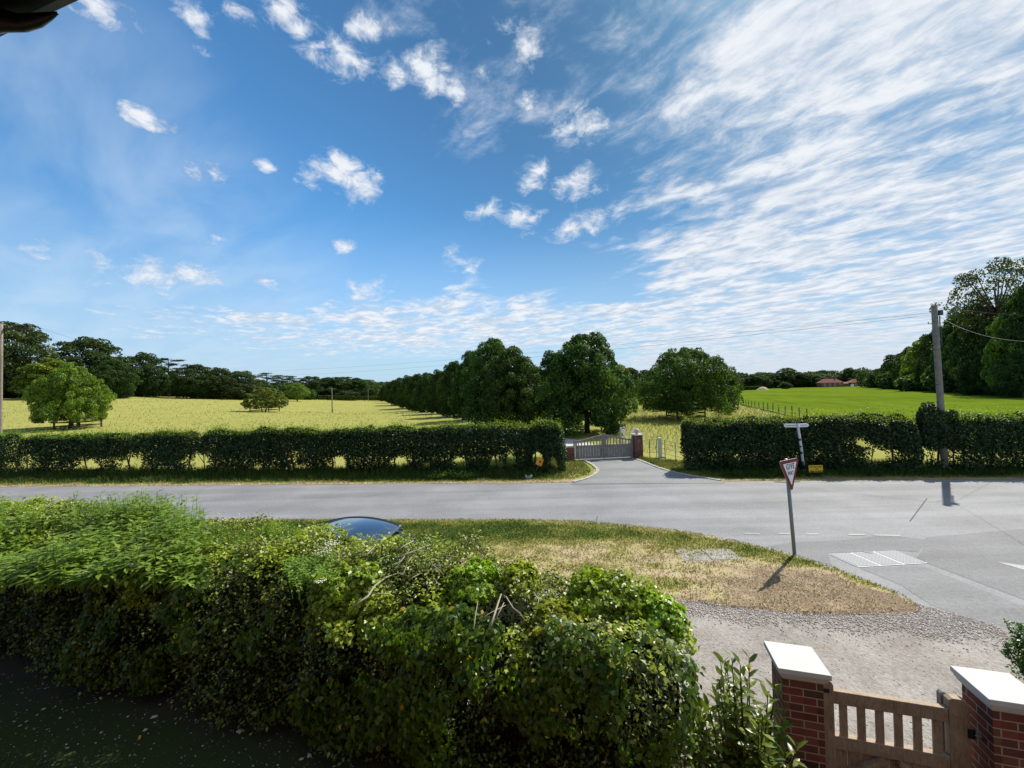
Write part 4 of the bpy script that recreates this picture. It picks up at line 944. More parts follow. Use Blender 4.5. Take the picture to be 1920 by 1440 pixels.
# ------------------------------------------------------------------ distant brick house, mound and far hedges
def house():
    b = D(1556, 728.5, 285); b[2] = float(tz(b[0], b[1])); t = thing('brick_house', 'distant red brick house with hipped tiled roof before the tree line', 'house', b, R(-14)); t.scale = (.9, .9, .88)
    tile = m_plain('clay_tile', (.21,.085,.065), .9, .1, .3, 1.2)
    def hip(mb, cx, cy, lx, ly, z0, z1, hx):
        mb.add([(cx-lx, cy-ly, z0), (cx+lx, cy-ly, z0), (cx+lx, cy+ly, z0), (cx-lx, cy+ly, z0), (cx-hx, cy, z1), (cx+hx, cy, z1)], [(0,1,5,4),(1,2,5),(2,3,4,5),(3,0,4),(3,2,1,0)]); return mb
    MB().box((0, 0, 1.9), (14.5, 8, 3.8)).build('wall', M['brick'], t)
    hip(MB(), 0, 0, 7.7, 4.5, 3.8, 7.0, 4.2).build('roof', tile, t)
    MB().box((10.2, 1, 1.4), (6, 6, 2.8)).build('wall', M['brick'], t); hip(MB(), 10.2, 1, 3.6, 3.4, 2.8, 4.1, 3.0).build('roof', tile, t)
    MB().box((16.4, .5, 1.7), (8, 7, 3.4)).build('wall', M['brick'], t); hip(MB(), 16.4, .5, 4.5, 4.0, 3.4, 6.3, .5).build('roof', tile, t)
    for x, z in ((-5, 2.9), (-1.6, 2.9), (1.8, 2.9), (5, 2.9), (-5, 1.1), (-1.6, 1.1), (1.8, 1.1), (16.4, 1.6)):
        w_ = MB().box((x, -4.03 if x < 10 else -3.03, z), (1.3, .1, 1.1)).build('window', M['whitepaint'], t)
        MB().box((x, -4.09 if x < 10 else -3.09, z), (1.1, .04, .9)).build('pane', M['glass'], w_)
    MB().box((3.4, 0, 6.9), (1.0, .8, 1.8)).build('chimney', M['brick'], t)
    w_ = MB().box((13.6, -3.04, 1.1), (2.2, .1, 2.0)).build('door', M['whitepaint'], t)
house()
def mound():
    b = D(1430, 727.5, 262); b[2] = float(tz(b[0], b[1])); n = 20; th = np.linspace(0, 2*np.pi, n+1)[:-1]; g = np.random.default_rng(2)
    V = [v3(np.cos(th)*r*g.uniform(.9, 1.1, n), np.sin(th)*r*.6, z*g.uniform(.85, 1.15, n)) for r, z in ((4.6, -.1), (3.2, .9), (1.8, 1.7), (.4, 2.1))]
    o = mesh_np('straw_mound', np.concatenate(V), [(i*n+k, i*n+(k+1) % n, (i+1)*n+(k+1) % n, (i+1)*n+k) for i in range(3) for k in range(n)], M['straw'], None, None, True)
    o.location = tuple(b); tag(o, 'pale straw coloured mound at the far edge of the crop', 'mound')
mound()

# ------------------------------------------------------------------ parked car behind the hedge
def car():
    b = np.array([-3.30, 7.87, 0.]); t = thing('parked_car', 'dark blue hatchback parked behind the hedge, only its roof showing', 'car', b, R(-6)); t.scale = (1, 1, .975)
    # stations along x: half width low, half width at waist, roof half width, belt z, roof z
    X = np.array([-1.92, -1.80, -1.45, -.95, -.45, 0, .5, 1.0, 1.45, 1.80, 1.95])
    belt = np.array([.62, .80, .90, .93, .93, .92, .91, .88, .80, .70, .55]); wb = np.array([.62, .76, .82, .84, .85, .85, .85, .84, .80, .72, .58])
    rows = []
    for x, zb, w_ in zip(X, belt, wb):
        rows.append([(x, s*yy, z) for s, yy, z in ((-1, w_*.92, .25), (-1, w_, .45), (-1, w_*1.0, .62*zb/.9), (-1, w_*.96, zb), (-1, w_*.5, zb+.02), (1, w_*.5, zb+.02), (1, w_*.96, zb), (1, w_*1.0, .62*zb/.9), (1, w_, .45), (1, w_*.92, .25))])
    m = MB(); P = [p for r in rows for p in r]; k = 10
    m.add(P, [(i*k+j, (i+1)*k+j, (i+1)*k+(j+1) % k, i*k+(j+1) % k) for i in range(len(X)-1) for j in range(k)]+[tuple(range(k)), tuple((len(X)-1)*k+j for j in range(k))[::-1]])
    body = m.build('body', M['carpaint'], t, 0, True); s = body.modifiers.new('s', 'SUBSURF'); s.levels = 1; s.render_levels = 1
    # glass house
    gx = np.array([-1.62, -1.30, -.95, -.5, 0, .45, .85, 1.2]); gz = np.array([.93, 1.17, 1.34, 1.425, 1.445, 1.40, 1.22, .93]); gw = np.array([.70, .66, .62, .60, .60, .60, .64, .72])
    m = MB(); P = []
    for x, z, w_ in zip(gx, gz, gw):
        lo = .86; P += [(x, -.80, lo), (x, -(w_+(.8-w_)*.15), lo+(z-lo)*.88), (x, -w_*.85, z-.012), (x, 0, z), (x, w_*.85, z-.012), (x, w_+(.8-w_)*.15, lo+(z-lo)*.88), (x, .80, lo)]
    m.add(P, [(i*7+j, (i+1)*7+j, (i+1)*7+j+1, i*7+j+1) for i in range(7) for j in range(6)])
    m.build('windows', M['glass'], t, 0, True)
    # roof skin over it, from screen head to tailgate
    rx = np.linspace(-1.18, .92, 22); m = MB(); P = []
    for x in rx:
        z = np.interp(x, gx, gz); z = 1.452-.118*(max(0, abs(x+.03)-.02)/1.0)**2*1.9 if True else z
        for f in np.linspace(-1, 1, 9): P.append((x, .60*f, z+.012-.035*f*f))
    n = 9; m.add(P, [(i*n+j, (i+1)*n+j, (i+1)*n+j+1, i*n+j+1) for i in range(21) for j in range(8)])
    roof = m.build('roof', M['carpaint'], t, 0, True); roof.modifiers.new('s', 'SOLIDIFY').thickness = -.02
    for s in (-1, 1):
        MB().tube([(x, s*.60, 1.452-.224*(max(0, abs(x+.03)-.02))**2-.012) for x in rx], .016, 6).build('roof_gutter', M['plastic'], roof, 0, True)
    MB().tube([(-.92, -.58, 1.30), (-.92, 0, 1.335), (-.92, .58, 1.30)], .006, 5).build('tailgate_seam', M['plastic'], roof)
    MB().tube([(-.75, 0, 1.40), (-1.0, 0, 1.55)], [.012, .004], 6).build('aerial', M['plastic'], t)
    for x in (-1.22, 1.22):
        for s in (-1, 1):
            w_ = MB(); 
            prf = [(.19, -.09), (.29, -.10), (.315, -.07), (.315, .07), (.29, .10), (.19, .09)]
            P = [(x+r*math.cos(a), s*.76+y, .315+r*math.sin(a)) for r, y in prf for a in np.linspace(0, 2*np.pi, 21)[:-1]]
            w_.add(P, [(i*20+j, i*20+(j+1) % 20, (i+1)*20+(j+1) % 20, (i+1)*20+j) for i in range(5) for j in range(20)])
            ty = w_.build('wheel', M['tyre'], t, 0, True)
            r_ = MB(); r_.xprism([(.2*math.cos(a), .2*math.sin(a)) for a in np.linspace(0, 2*np.pi, 21)[:-1]], -.05, .05, (x, s*.78, .315), (1, 0, 0)).build('rim', M['alloy'], ty)
    for s in (-1, 1):
        MB().box((1.80, s*.55, .66), (.16, .28, .13)).build('headlight', M['lampglass'], t, .03)
        MB().box((-1.80, s*.60, .74), (.12, .18, .2)).build('tail_light', M['taillight'], t, .03)
        MB().box((.75, s*.93, .98), (.10, .16, .12)).build('door_mirror', M['carpaint'], t, .03)
    MB().box((1.93, 0, .35), (.10, 1.3, .2)).build('bumper', M['plastic'], t, .03); MB().box((-1.93, 0, .38), (.10, 1.3, .2)).build('bumper', M['plastic'], t, .03)
car()

# ------------------------------------------------------------------ the house the picture is taken from: eave and gutter over the window
def eave():
    zz = H+.9; A, B = G(148, 0, zz), G(0, 69, zz); d = unit(B-A); C = G(106, 0, zz); D_ = G(55, 30, zz)
    t = thing('house', 'corner of a house roof with dark eave and black gutter overhead', 'house', A)
    inn = C-A; inn = inn-d*(inn@d); w_ = float(np.linalg.norm(inn)); inn = unit(inn); o = -d*2.0; e = d*1.6
    def slab_(r0, r1, z0, z1):
        P = [o+inn*r0, e+inn*r0, e+inn*r1, o+inn*r1]; return MB().prism([p[:2] for p in P], z0, z1)
    slab_(0, w_, 0, .10).build('fascia', M['fascia'], t)
    slab_(w_+.002, w_+.965, -.004, .016).build('soffit', M['plastic'], t)  # black soffit: the dark under the eave is put into its colour
    P = [o*4+inn*(w_+.97), e*5+inn*(w_+.97), e*5+inn*(w_+1.25), o*4+inn*(w_+1.25)]; MB().prism([p[:2] for p in P], -zz, 0).build('wall', M['brick'], t)
    slab_(-.03, w_+1.25, .104, .13).build('roof_edge', M['plastic'], t)
    q = [G(x, y, zz-.03)-A for x, y in ((-260, 40), (-120, 40), (-40, 36), (0, 36), (40, 43), (70, 38), (90, 31), (108, 24))]
    MB().tube(q, [.03, .03, .028, .024, .017, .013, .008, .0025], 12).build('gutter', M['plastic'], t, 0, True)
eave()

# ------------------------------------------------------------------ the big garden hedge
GL = [(-14,8.9),(-11,8.1),(-8,7.3),(-5.9,6.68),(-4,6.15),(-2,5.6),(0,4.95),(1.0,4.58),(1.80,4.28)]
_gu = np.concatenate([[0], np.cumsum(np.linalg.norm(np.diff(np.array(GL), axis=0), axis=1))])
def gh(u): return float(np.interp(np.interp(u, _gu, [q[0] for q in GL]), [-14,-8,-5,-3,-1,0.6,1.7], [1.82,1.80,1.74,1.76,1.74,1.66,1.56]))
GF = HedgeForm(GL, 1.10, gh, 4.6, .55, .19, .62, 11)
holes = [(G(915,1135,1.6), .30), (G(735,1070,1.68), .27), (G(1085,1150,1.55), .15), (G(480,1060,1.68), .16), (G(330,1025,1.72), .15), (G(660,1130,1.65), .16), (G(1230,1130,1.5), .12)]
def open_at(P, f=1.0):
    k = np.ones(len(P), bool)
    for c, r in holes: k &= np.linalg.norm((P-c)*np.array([1, 1, .8]), axis=1) > r*f*(.75+.5*vn(P*5, 4))
    return k
def gsample(n, qlo=0, qhi=1, ulo=2.2, uhi=None):
    u = rng.uniform(ulo, (uhi or GF.len)-.01, n); q = rng.uniform(qlo, qhi, n); return GF.at(u, q)
gh_t = thing('garden_hedge', 'big overgrown garden hedge with sunlit top and deep shaded front', 'hedge', (-2, 5.4, 0))
HO = np.array([-2, 5.4, 0.])
def garden_hedge():
    P, N = gsample(185000, .03, .95)
    dep = rng.exponential(.055, len(P)); sp = rng.uniform(0, 1, len(P)) < .10
    dep = np.where(sp, -rng.uniform(0, .10, len(P)), dep)
    P = P-N*dep[:, None]; k = open_at(P) & (P[:, 2] > .02)
    thin = fbm(P*3.4, 41); k &= rng.uniform(0, 1, len(P)) < np.where(thin < .42, .25, 1)
    P, N, dep = P[k], N[k], dep[k]
    sp_n = fbm(P*np.array([1.6, 1.6, 1.6]), 52)+.18*(fbm(P*5, 53)-.5)
    young = (sp_n > .555-.05*(N[:, 2] > .6)) & (N[:, 2] > .25)  # young leaves kept to the top; the front's shade is put into colour
    nn = unit(N*.5+rng.normal(0, .5, P.shape)+np.array([.12, .12, .5]))
    L = rng.uniform(.032, .060, len(P)); tint = np.clip(rng.normal(.20, .25, len(P))+.36*np.clip(N[:, 2], 0, 1)-dep*2.0, 0, 1)  # painted light: tint paler on upward leaves, darker on the front and deeper in
    a = ~young
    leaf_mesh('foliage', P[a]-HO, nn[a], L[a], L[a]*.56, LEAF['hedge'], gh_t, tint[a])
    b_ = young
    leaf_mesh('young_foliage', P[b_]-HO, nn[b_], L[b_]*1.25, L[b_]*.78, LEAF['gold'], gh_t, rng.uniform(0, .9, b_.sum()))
    # inner mass: solid filler coloured as the shade between leaves, hollows pushed in
    o = GF.core('shade_core', .30, M['core'], gh_t, HO)
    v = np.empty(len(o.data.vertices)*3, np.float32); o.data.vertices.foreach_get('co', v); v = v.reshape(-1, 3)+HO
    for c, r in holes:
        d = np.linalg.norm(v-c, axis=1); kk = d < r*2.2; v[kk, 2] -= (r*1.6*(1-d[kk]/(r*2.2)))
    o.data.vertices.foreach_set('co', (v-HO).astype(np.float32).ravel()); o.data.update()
    # bare branches that stick out of the hollows
    def br(pts, r=.008, z=1.5, dz=None):
        z = z+.20; Q = [G(x, y, z+(dz[i] if dz else .05*math.sin(i*1.3)))-HO for i, (x, y) in enumerate(pts)]
        MB().tube(Q, list(np.linspace(r, r*.55, len(Q))), 6).build('bare_branch', M['twig'], gh_t, 0, True)
    br([(662,1138),(690,1118),(703,1098),(725,1082),(748,1075),(765,1080)], .012, 1.56)
    br([(697,1112),(716,1114),(732,1113)], .007, 1.55); br([(742,1048),(770,1036),(790,1028),(805,1022)], .011, 1.66)
    br([(744,1034),(757,1024),(775,1014)], .012, 1.70); br([(735,1064),(752,1052),(768,1030)], .009, 1.64); br([(755,1078),(766,1052),(776,1040)], .008, 1.6)
    br([(765,1090),(775,1082),(787,1076)], .007, 1.58); br([(672,1046),(690,1038),(705,1022)], .008, 1.66); br([(655,1018),(663,1012),(678,1013)], .008, 1.7)
    br([(920,1175),(928,1150),(935,1128),(940,1114),(952,1122)], .012, 1.45); br([(930,1160),(940,1140),(945,1130)], .008, 1.45); br([(900,1162),(922,1148),(948,1135)], .006, 1.45)
    br([(948,1118),(962,1140),(975,1150),(985,1165)], .008, 1.43); br([(1000,1110),(1010,1125),(1006,1140)], .006, 1.43); br([(888,1180),(892,1150),(896,1128)], .006, 1.45)
    br([(310,1030),(318,1014),(333,1017),(340,1022)], .012, 1.62); br([(135,1080),(150,1076),(165,1070)], .007, 1.6); br([(620,1000),(617,1010),(622,1024)], .006, 1.7)
    br([(810,1058),(825,1070),(832,1078)], .006, 1.6); br([(830,1040),(845,1043),(858,1044)], .006, 1.62)
garden_hedge()
def mound_pts(c, r, n, rs=rng):
    d = unit(rs.normal(size=(n, 3))); d[:, 2] = np.abs(d[:, 2])*1.0-.25*(rs.uniform(0, 1, n) < .4); d = unit(d)
    f = 1+.75*(fbm(d*1.9+c, 71)-.5)*2+.35*(fbm(d*5+c, 72)-.5)
    P = c+d*np.array(r)*f[:, None]*(1-rs.exponential(.07, n))[:, None]
    return P, unit(d/np.array(r)*np.mean(r))
def ivy(px, py, z, r, n, lab, mat='ivy', L=(.045, .075), name='ivy_mound', cat='ivy', group='ivy mounds on the garden hedge', down=.6, asp=.85):
    c = G(px, py, z); c[2] -= r[2]*.80; t = thing(name, lab, cat, c, 0, group)
    P, N = mound_pts(c, r, n); l = rng.uniform(*L, n)
    leaf_mesh('foliage', P-c, unit(N*.7+rng.normal(0, .45, P.shape)+np.array([0, 0, .3])), l, l*asp, LEAF[mat], t, rng.uniform(0, 1, n), down)
    MB().tube([(0, 0, -r[2]*.3), (.03, .02, 0), (-.02, .05, r[2]*.5)], [.012, .009, .004], 6).build('stem', M['twig'], t, 0, True)
ivy(650,1078,1.80,(.40,.36,.40),3000,'rounded bright ivy mound on the hedge, in front of the car roof')
ivy(1130,1098,1.68,(.42,.30,.26),2600,'broad bright ivy mound near the clipped end of the garden hedge')
ivy(1040,1150,1.64,(.24,.2,.22),1200,'small ivy mound beside the dark hollow with bare branches','gold')
ivy(275,1025,1.86,(.50,.40,.30),2800,'yellowish ivy mound between the nettles and a bare twig','gold')
ivy(1245,1140,1.58,(.22,.25,.22),1300,'ivy tuft on the outer corner of the garden hedge')
ivy(975,1075,1.75,(.22,.2,.2),1000,'ivy tuft on the hedge top against the dry grass','gold')
ivy(880,1075,1.76,(.30,.26,.22),1500,'ivy tuft on the hedge right behind the dark hollow','ivy')
ivy(705,1046,1.78,(.42,.34,.22),2600,'dark dense shrub top poking up before the car roof','hedge', (.022,.036), 'shrub_top', 'shrub', None, 0, .55)
ivy(778,1018,1.90,(.42,.34,.34),2600,'dark dense shrub top beside the bare forked branches','hedge', (.022,.036), 'shrub_top', 'shrub', None, 0, .55)
ivy(575,1022,1.78,(.36,.28,.18),1600,'grassy green shrub top beside the car roof','broad', (.03,.05), 'shrub_top', 'shrub', None, 0, .4)

# leaves of a climber hanging down the shaded front
def climber():
    t = thing('climbing_plant', 'large leaved climber hanging over the shaded front of the hedge', 'climbing plant', tuple(HO))
    P, N = gsample(28000, .05, .36, 8.2)
    cl = fbm(P*np.array([1.9, 1.9, 1.9]), 91)
    k = (cl > .47) & (rng.uniform(0, 1, len(P)) < sst(.47, .60, cl)*.95); P, N = P[k], N[k]; n = len(P)
    P = P+N*rng.uniform(.02, .13, n)[:, None]
    L = rng.uniform(.05, .088, n); leaf_mesh('foliage', P-HO, unit(N+rng.normal(0, .35, P.shape)+np.array([0, 0, .25])), L, L*.62, LEAF['broad'], t, rng.uniform(.1, 1, n), 1.6, .1)
    k = rng.choice(n, 46, replace=False); L = rng.uniform(.05, .075, 46)
    leaf_mesh('yellow_leaves', P[k]+N[k]*.03-HO, unit(N[k]+rng.normal(0, .3, (46, 3))), L, L*.6, m_leaf('yellowed_leaf', (.45,.28,.01), (.60,.42,.03), (.70,.55,.08), .3), t, None, 1.2, .1)
climber()

def nettles(px0, px1, py0, py1, z0, n, lab, hgt=(.25, .62), leaves_=22, L=(.05, .085), mat='nettle'):
    c = G((px0+px1)/2, (py0+py1)/2, z0); t = thing('nettle_clump', lab, 'nettles', c, 0); g = np.random.default_rng(px0+py0)
    Pp, Nn, Ll, St = [], [], [], []
    for k in range(n):
        q = G(g.uniform(px0, px1), g.uniform(py0, py1), z0); h = hgt[0]+(hgt[1]-hgt[0])*g.uniform(.3, 1)*float(sst(.25, .7, fbm(q*1.6, 19))); ln = g.uniform(-.12, .12, 2); a0 = g.uniform(0, 6.28)
        S0 = q-c-np.array([0, 0, .15]); S1 = q-c+np.array([ln[0], ln[1], h]); sw = np.array([.005, .002, 0]); St += [S0-sw, S0+sw, S1+sw*.5, S1-sw*.5]
        j = leaves_; f = np.linspace(.02, 1, j); a = a0+np.arange(j)*math.pi/2*1.03+(np.arange(j) % 2)*math.pi
        l = (L[0]+(L[1]-L[0])*(1-np.abs(f-.55)*1.3).clip(.2, 1))*g.uniform(.8, 1.15, j); d = v3(np.cos(a), np.sin(a), -.55+.95*f)+g.normal(0, .18, (j, 3))
        Pp.append(q+v3(ln[0]*f, ln[1]*f, h*f)+d*l[:, None]*.6); Ll.append(l); Nn.append(d)
    P, Dd, l = np.concatenate(Pp), unit(np.concatenate(Nn)), np.concatenate(Ll); n_ = len(P)
    s = unit(np.cross(Dd, np.array([0, 0, 1.]))); nr = np.cross(s, Dd)
    W_ = l[:, None]*.42; l = l[:, None]
    V = np.stack([P-Dd*l*.5, P-Dd*l*.1+s*W_*.5-nr*W_*.1, P+Dd*l*.5-nr*l*.18, P-Dd*l*.1-s*W_*.5-nr*W_*.1], 1).reshape(-1, 3)
    V = np.concatenate([V-c, np.array(St)]); nq = len(V)//4
    mesh_np('foliage', V, np.arange(4*nq).reshape(-1, 4), LEAF[mat], t, np.repeat(g.uniform(0, 1, nq), 4))
nettles(-60, 375, 985, 1095, 1.66, 620, 'tall bright nettles crowding the far end of the garden hedge', (.05, .80), 14, (.08, .15))
nettles(120, 345, 965, 1000, 1.70, 190, 'highest nettles standing up against the pale road', (.15, .62), 14, (.08, .14))
nettles(545, 630, 1050, 1110, 1.70, 90, 'small patch of feathery weeds beside the bright ivy mound', (.15, .34), 26, (.035, .06))
nettles(385, 560, 1000, 1045, 1.70, 200, 'low grassy weeds on the hedge crest between nettles and car', (.10, .28), 18, (.03, .055), 'shoot')
def umbels():
    for k, (x, y, s) in enumerate(((623,1018,.10),(606,1032,.13),(318,972,.07),(600,1088,.07),(255,1058,.06))):
        c = G(x, y, 1.98 if k < 3 else 1.86); lab = ('upper of two flat cream flower heads by the car roof', 'lower of two flat cream flower heads by the car roof', 'single cream flower head among the nettles', 'small cream flower head above the weedy patch', 'small cream flower head over yellowish ivy')[k]
        t = thing('flower_head', lab, 'flower', c); g = np.random.default_rng(k); m = MB()
        n = 90; a, r = g.uniform(0, 6.28, n), np.sqrt(g.uniform(0, 1, n))*s; P = v3(r*np.cos(a), r*np.sin(a), g.uniform(-.008, .008, n))
        stone_mesh('florets', P, g.uniform(.010, .022, n), M['umbel'], t, None, .5)
        MB().tube([(0, 0, -.35), (.01, 0, -.15), (0, 0, -.01)], .005, 5).build('stalk', LEAF['nettle'], t)
umbels()
# glossy laurel shoots between hedge and pier
def laurel():
    b = np.array([2.06, 3.74, 0]); t = thing('laurel_shrub', 'loose glossy laurel with upright shoots beside the brick pier', 'shrub', b); g = np.random.default_rng(5)
    Pp, Dd, Ll = [], [], []
    for k in range(84):
        a = g.uniform(0, 6.28); r = g.uniform(.05, .54); h = g.uniform(.5, 1.45)*(1.08-.5*(r/.5)**2)
        bx = np.array([.5*r*math.cos(a), .5*r*math.sin(a), 0]); tip = np.array([r*math.cos(a)*1.0, r*math.sin(a)*.85, h])
        pts = [bx+(tip-bx)*f+np.array([0, 0, .06*math.sin(f*3)]) for f in np.linspace(0, 1, 5)]
        MB().tube(pts, [.010, .009, .008, .006, .004], 5).build('stem', M['bark'] if k % 3 else LEAF['laurel'], t, 0, True)
        n = 20; f = np.linspace(.30, 1.0, n)**.9; aa = np.arange(n)*2.4+g.uniform(0, 6)
        for ff, a_ in zip(f, aa):
            p = bx+(tip-bx)*ff; d = unit(np.array([math.cos(a_), math.sin(a_), .35+.9*(ff > .9)])); l = g.uniform(.09, .145); Pp.append(p+d*l*.55); Dd.append(d); Ll.append(l)
    P, d, l = np.array(Pp), np.array(Dd), np.array(Ll)[:, None]; n = len(P)
    s = unit(np.cross(d, np.array([0, 0, 1.])+g.normal(0, .25, (n, 3)))); nr = np.cross(s, d); W_ = l*.36
    rows = [P-d*l*.5, P-d*l*.15+s*W_*.5+nr*W_*.15, P-d*l*.12-nr*0, P-d*l*.15-s*W_*.5+nr*W_*.15, P+d*l*.22+s*W_*.40-nr*l*.02, P+d*l*.22-nr*l*.05, P+d*l*.22-s*W_*.40-nr*l*.02, P+d*l*.5-nr*l*.13]
    V = np.stack(rows, 1).reshape(-1, 3); f = np.array([(0,1,2,2),(0,2,3,3),(1,4,5,2),(2,5,6,3),(4,7,5,5),(5,7,6,6)])
    tri = np.array([(0,1,2),(0,2,3),(1,4,5),(1,5,2),(2,5,6),(2,6,3),(4,7,5),(5,7,6)])
    mesh_np('foliage', V, (np.arange(n)[:, None, None]*8+tri[None]).reshape(-1, 3), LEAF['laurel'], t, np.repeat(np.clip(g.normal(.5, .25, n), 0, 1), 8))
    k = g.choice(n, 26, replace=False); L = g.uniform(.07, .11, 26)
    leaf_mesh('yellow_leaves', P[k]+g.normal(0, .02, (26, 3)), unit(g.normal(size=(26, 3))+np.array([0, -.5, .5])), L, L*.4, MATS['yellowed_leaf'], t, None, .8)
laurel()
def box_bush():
    c = G(1925, 1262, .6); c = np.array([c[0]+.80, c[1]-.02, 0]); t = thing('clipped_bush', 'dark green clipped bush behind the pier at the latch end', 'bush', c)
    n = 26000; P, N = mound_pts(np.array([c[0], c[1], .40]), (.62, .62, .66), n); L = rng.uniform(.03, .05, n)
    k = P[:, 2] > .02; P, N, L = P[k], N[k], L[k]
    leaf_mesh('foliage', P-c, unit(N*.6+rng.normal(0, .5, P.shape)+np.array([0, 0, .3])), L, L*.5, LEAF['box'], t, rng.uniform(0, 1, len(P)))
    MB().lathe([(.05, 0), (.3, .25), (.5, .6), (.42, .95), (.1, 1.1)], (0, 0, 0), 12).build('shade_core', M['core'], t, 0, True)
box_bush()
# litter of stones and leaves on the shaded soil
def ground_bits():
    g = np.random.default_rng(8)
    spots = [(195,1292,.06),(205,1302,.05),(222,1288,.055),(190,1310,.05),(218,1306,.035),(290,1345,.07),(272,1370,.045),(262,1384,.06),(395,1358,.05),(408,1356,.05),(380,1348,.035),(450,1372,.06),(52,1252,.05),(50,1354,.03),(38,1362,.03),(82,1331,.04),(70,1342,.03),(27,1354,.025),(300,1322,.03),(322,1318,.04),(290,1356,.03),(470,1378,.03),(566,1424,.05),(580,1418,.06),(190,1375,.03),(330,1358,.025),(150,1300,.03),(240,1345,.03)]
    for k, (x, y, s) in enumerate(spots):
        p = G(x, y, .03); tint = .85 if k % 7 else .98
        o = stone_mesh('pale_stone', np.zeros((1, 3))+np.array([0, 0, .01]), s*1.25, M['litter'], None, np.array([tint]), .45); o.location = tuple(p)
        tag(o, 'small pale stone or scrap on the dark soil below the hedge', 'stone', 'pale scraps on the dark soil')
    p = scatter([(-9, 6.2), (-5.8, 5.6), (-1.5, 4.4), (-1.5, 3.4), (-9, 4.0)], 1500, g)
    tag(stone_mesh('debris', v3(p[:, 0], p[:, 1], .035), g.uniform(.008, .03, 1500), M['litter'], None, g.uniform(0, .9, 1500), .35), 'fine stony debris and leaf bits over the dark garden soil', 'debris', None, 'stuff')
    p = scatter([(-9, 5.2), (-4, 4.2), (-1.5, 3.6), (-1.5, 2), (-9, 2)], 16000, g); P = v3(p[:, 0], p[:, 1], .02)
    tag(grass_mesh('grass', P, g.uniform(.02, .06, 16000), .012, M['blade'], None, g.normal(.08, .06, 16000), 1.0, g), 'thin dark lawn grass in the shade of the garden hedge', 'grass', None, 'stuff')
ground_bits()

# ------------------------------------------------------------------ hedges along the road
def hl_front(X): return 19.05-.088*X
def hr_front(X): return 18.45-.147*(X-8.5)
def road_hedge(lab, x0, x1, yf, hgt, seed, n, low=.6, hole=(), width=.72, group='sections of the roadside hedge', stems=True, fade=.40):
    g = np.random.default_rng(seed); xs = np.linspace(x0, x1, max(3, int((x1-x0)/3)+2)); ln = [(x, yf(x)+width) for x in xs]
    hn = lambda u: hgt+.10*(float(fbm(np.array([u*.5+seed, seed*1.7, 0]), 3))-.5)*2
    Hf = HedgeForm(ln, width, hn, 4.5, .45, .16, .8, seed); o = np.array([(x0+x1)/2, yf((x0+x1)/2)+width, 0]); t = thing('roadside_hedge', lab, 'hedge', o, 0, group)
    u = g.uniform(.02, Hf.len-.02, n); q = g.uniform(.02, .86, n); P, N = Hf.at(u, q); dep = g.exponential(.13, n); P = P-N*dep[:, None]
    m_ = n//2; ui = g.uniform(.1, Hf.len-.1, m_); Pi, Ni = Hf.at(ui, g.uniform(.05, .95, m_)); cc, _ = Hf.at(ui, np.full(m_, .5), disp=False)
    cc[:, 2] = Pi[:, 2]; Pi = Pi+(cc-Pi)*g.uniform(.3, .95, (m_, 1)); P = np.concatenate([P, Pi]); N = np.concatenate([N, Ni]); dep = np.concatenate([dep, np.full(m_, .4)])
    f = fbm(P*np.array([1.1, .5, 1.3]), seed+3)
    keep = P[:, 2] > .06; z = P[:, 2]
    pr = np.clip(sst(-.2, low*.75, z+(f-.5)*1.7)+.18, 0, 1)
    for (hx, hz, rx, rz) in hole:
        dd = np.sqrt(((P[:, 0]-hx)/(rx*.88))**2+((z-hz)/(rz*.9))**2)+(fbm(P*np.array([2.2, .6, 2.2]), seed+8)-.5)*1.1; pr = pr*sst(.72, 1.08, dd)
    keep &= g.uniform(0, 1, len(P)) < pr; P, N, dep = P[keep], N[keep], dep[keep]; n = len(P)
    L = g.uniform(.065, .125, n); nn = unit(N*.55+g.normal(0, .6, P.shape)+np.array([0, 0, .3]))
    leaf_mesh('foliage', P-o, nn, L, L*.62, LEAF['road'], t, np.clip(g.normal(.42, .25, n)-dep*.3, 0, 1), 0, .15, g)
    ns = int((x1-x0)*620); u = g.uniform(.1, Hf.len-.1, ns); P, N = Hf.at(u, g.uniform(.36, .64, ns)); k = N[:, 2] > .55; P = P[k]; n = len(P)
    tall = .5+1.3*fbm(P*np.array([.9, .9, 0]), seed+6); P[:, 2] += g.exponential(.085, n)*tall
    L = g.uniform(.05, .10, n); leaf_mesh('young_shoots', P-o, unit(g.normal(size=(n, 3))+np.array([0, 0, .6])), L, L*.45, LEAF['shoot'], t, None, -1.5, .1, g)
    if stems:
        for x in np.arange(x0+.25, x1-.1, .85):
            x = x+g.uniform(-.15, .15); y = yf(x)+width+g.uniform(-.25, .2); l = g.uniform(-.2, .2, 4); top = hgt*.75
            p0 = np.array([x, y, 0])-o; m1 = p0+np.array([l[0]*.5, l[1]*.4, .55]); e = p0+np.array([l[0]*1.6, l[1], top]); r = g.uniform(.022, .05)
            MB().tube([p0, m1, e], [r, r*.8, r*.35], 6).tube([m1, m1+np.array([l[2]*1.2, l[3], .6]), m1+np.array([l[2]*3, l[3], top-.7])], [r*.6, r*.4, r*.2], 5).build('stem', M['bark'], t, 0, True)
def hx(px, z=0.): return float(G(px, 891)[0])
road_hedge('roadside hedge section at the far end beside the power pole', -34, hx(38), hl_front, 2.10, 21, 15000, .5, ((hx(0), .5, .5, .4),), .5)
road_hedge('gappy hedge section in front of the round bright tree', hx(46), hx(246), hl_front, 2.08, 22, 19000, .5, ((hx(172), .62, 1.0, .42), (hx(62), .75, .55, .65), (hx(232), .7, .6, .6), (hx(120), .25, .5, .3)), .5)
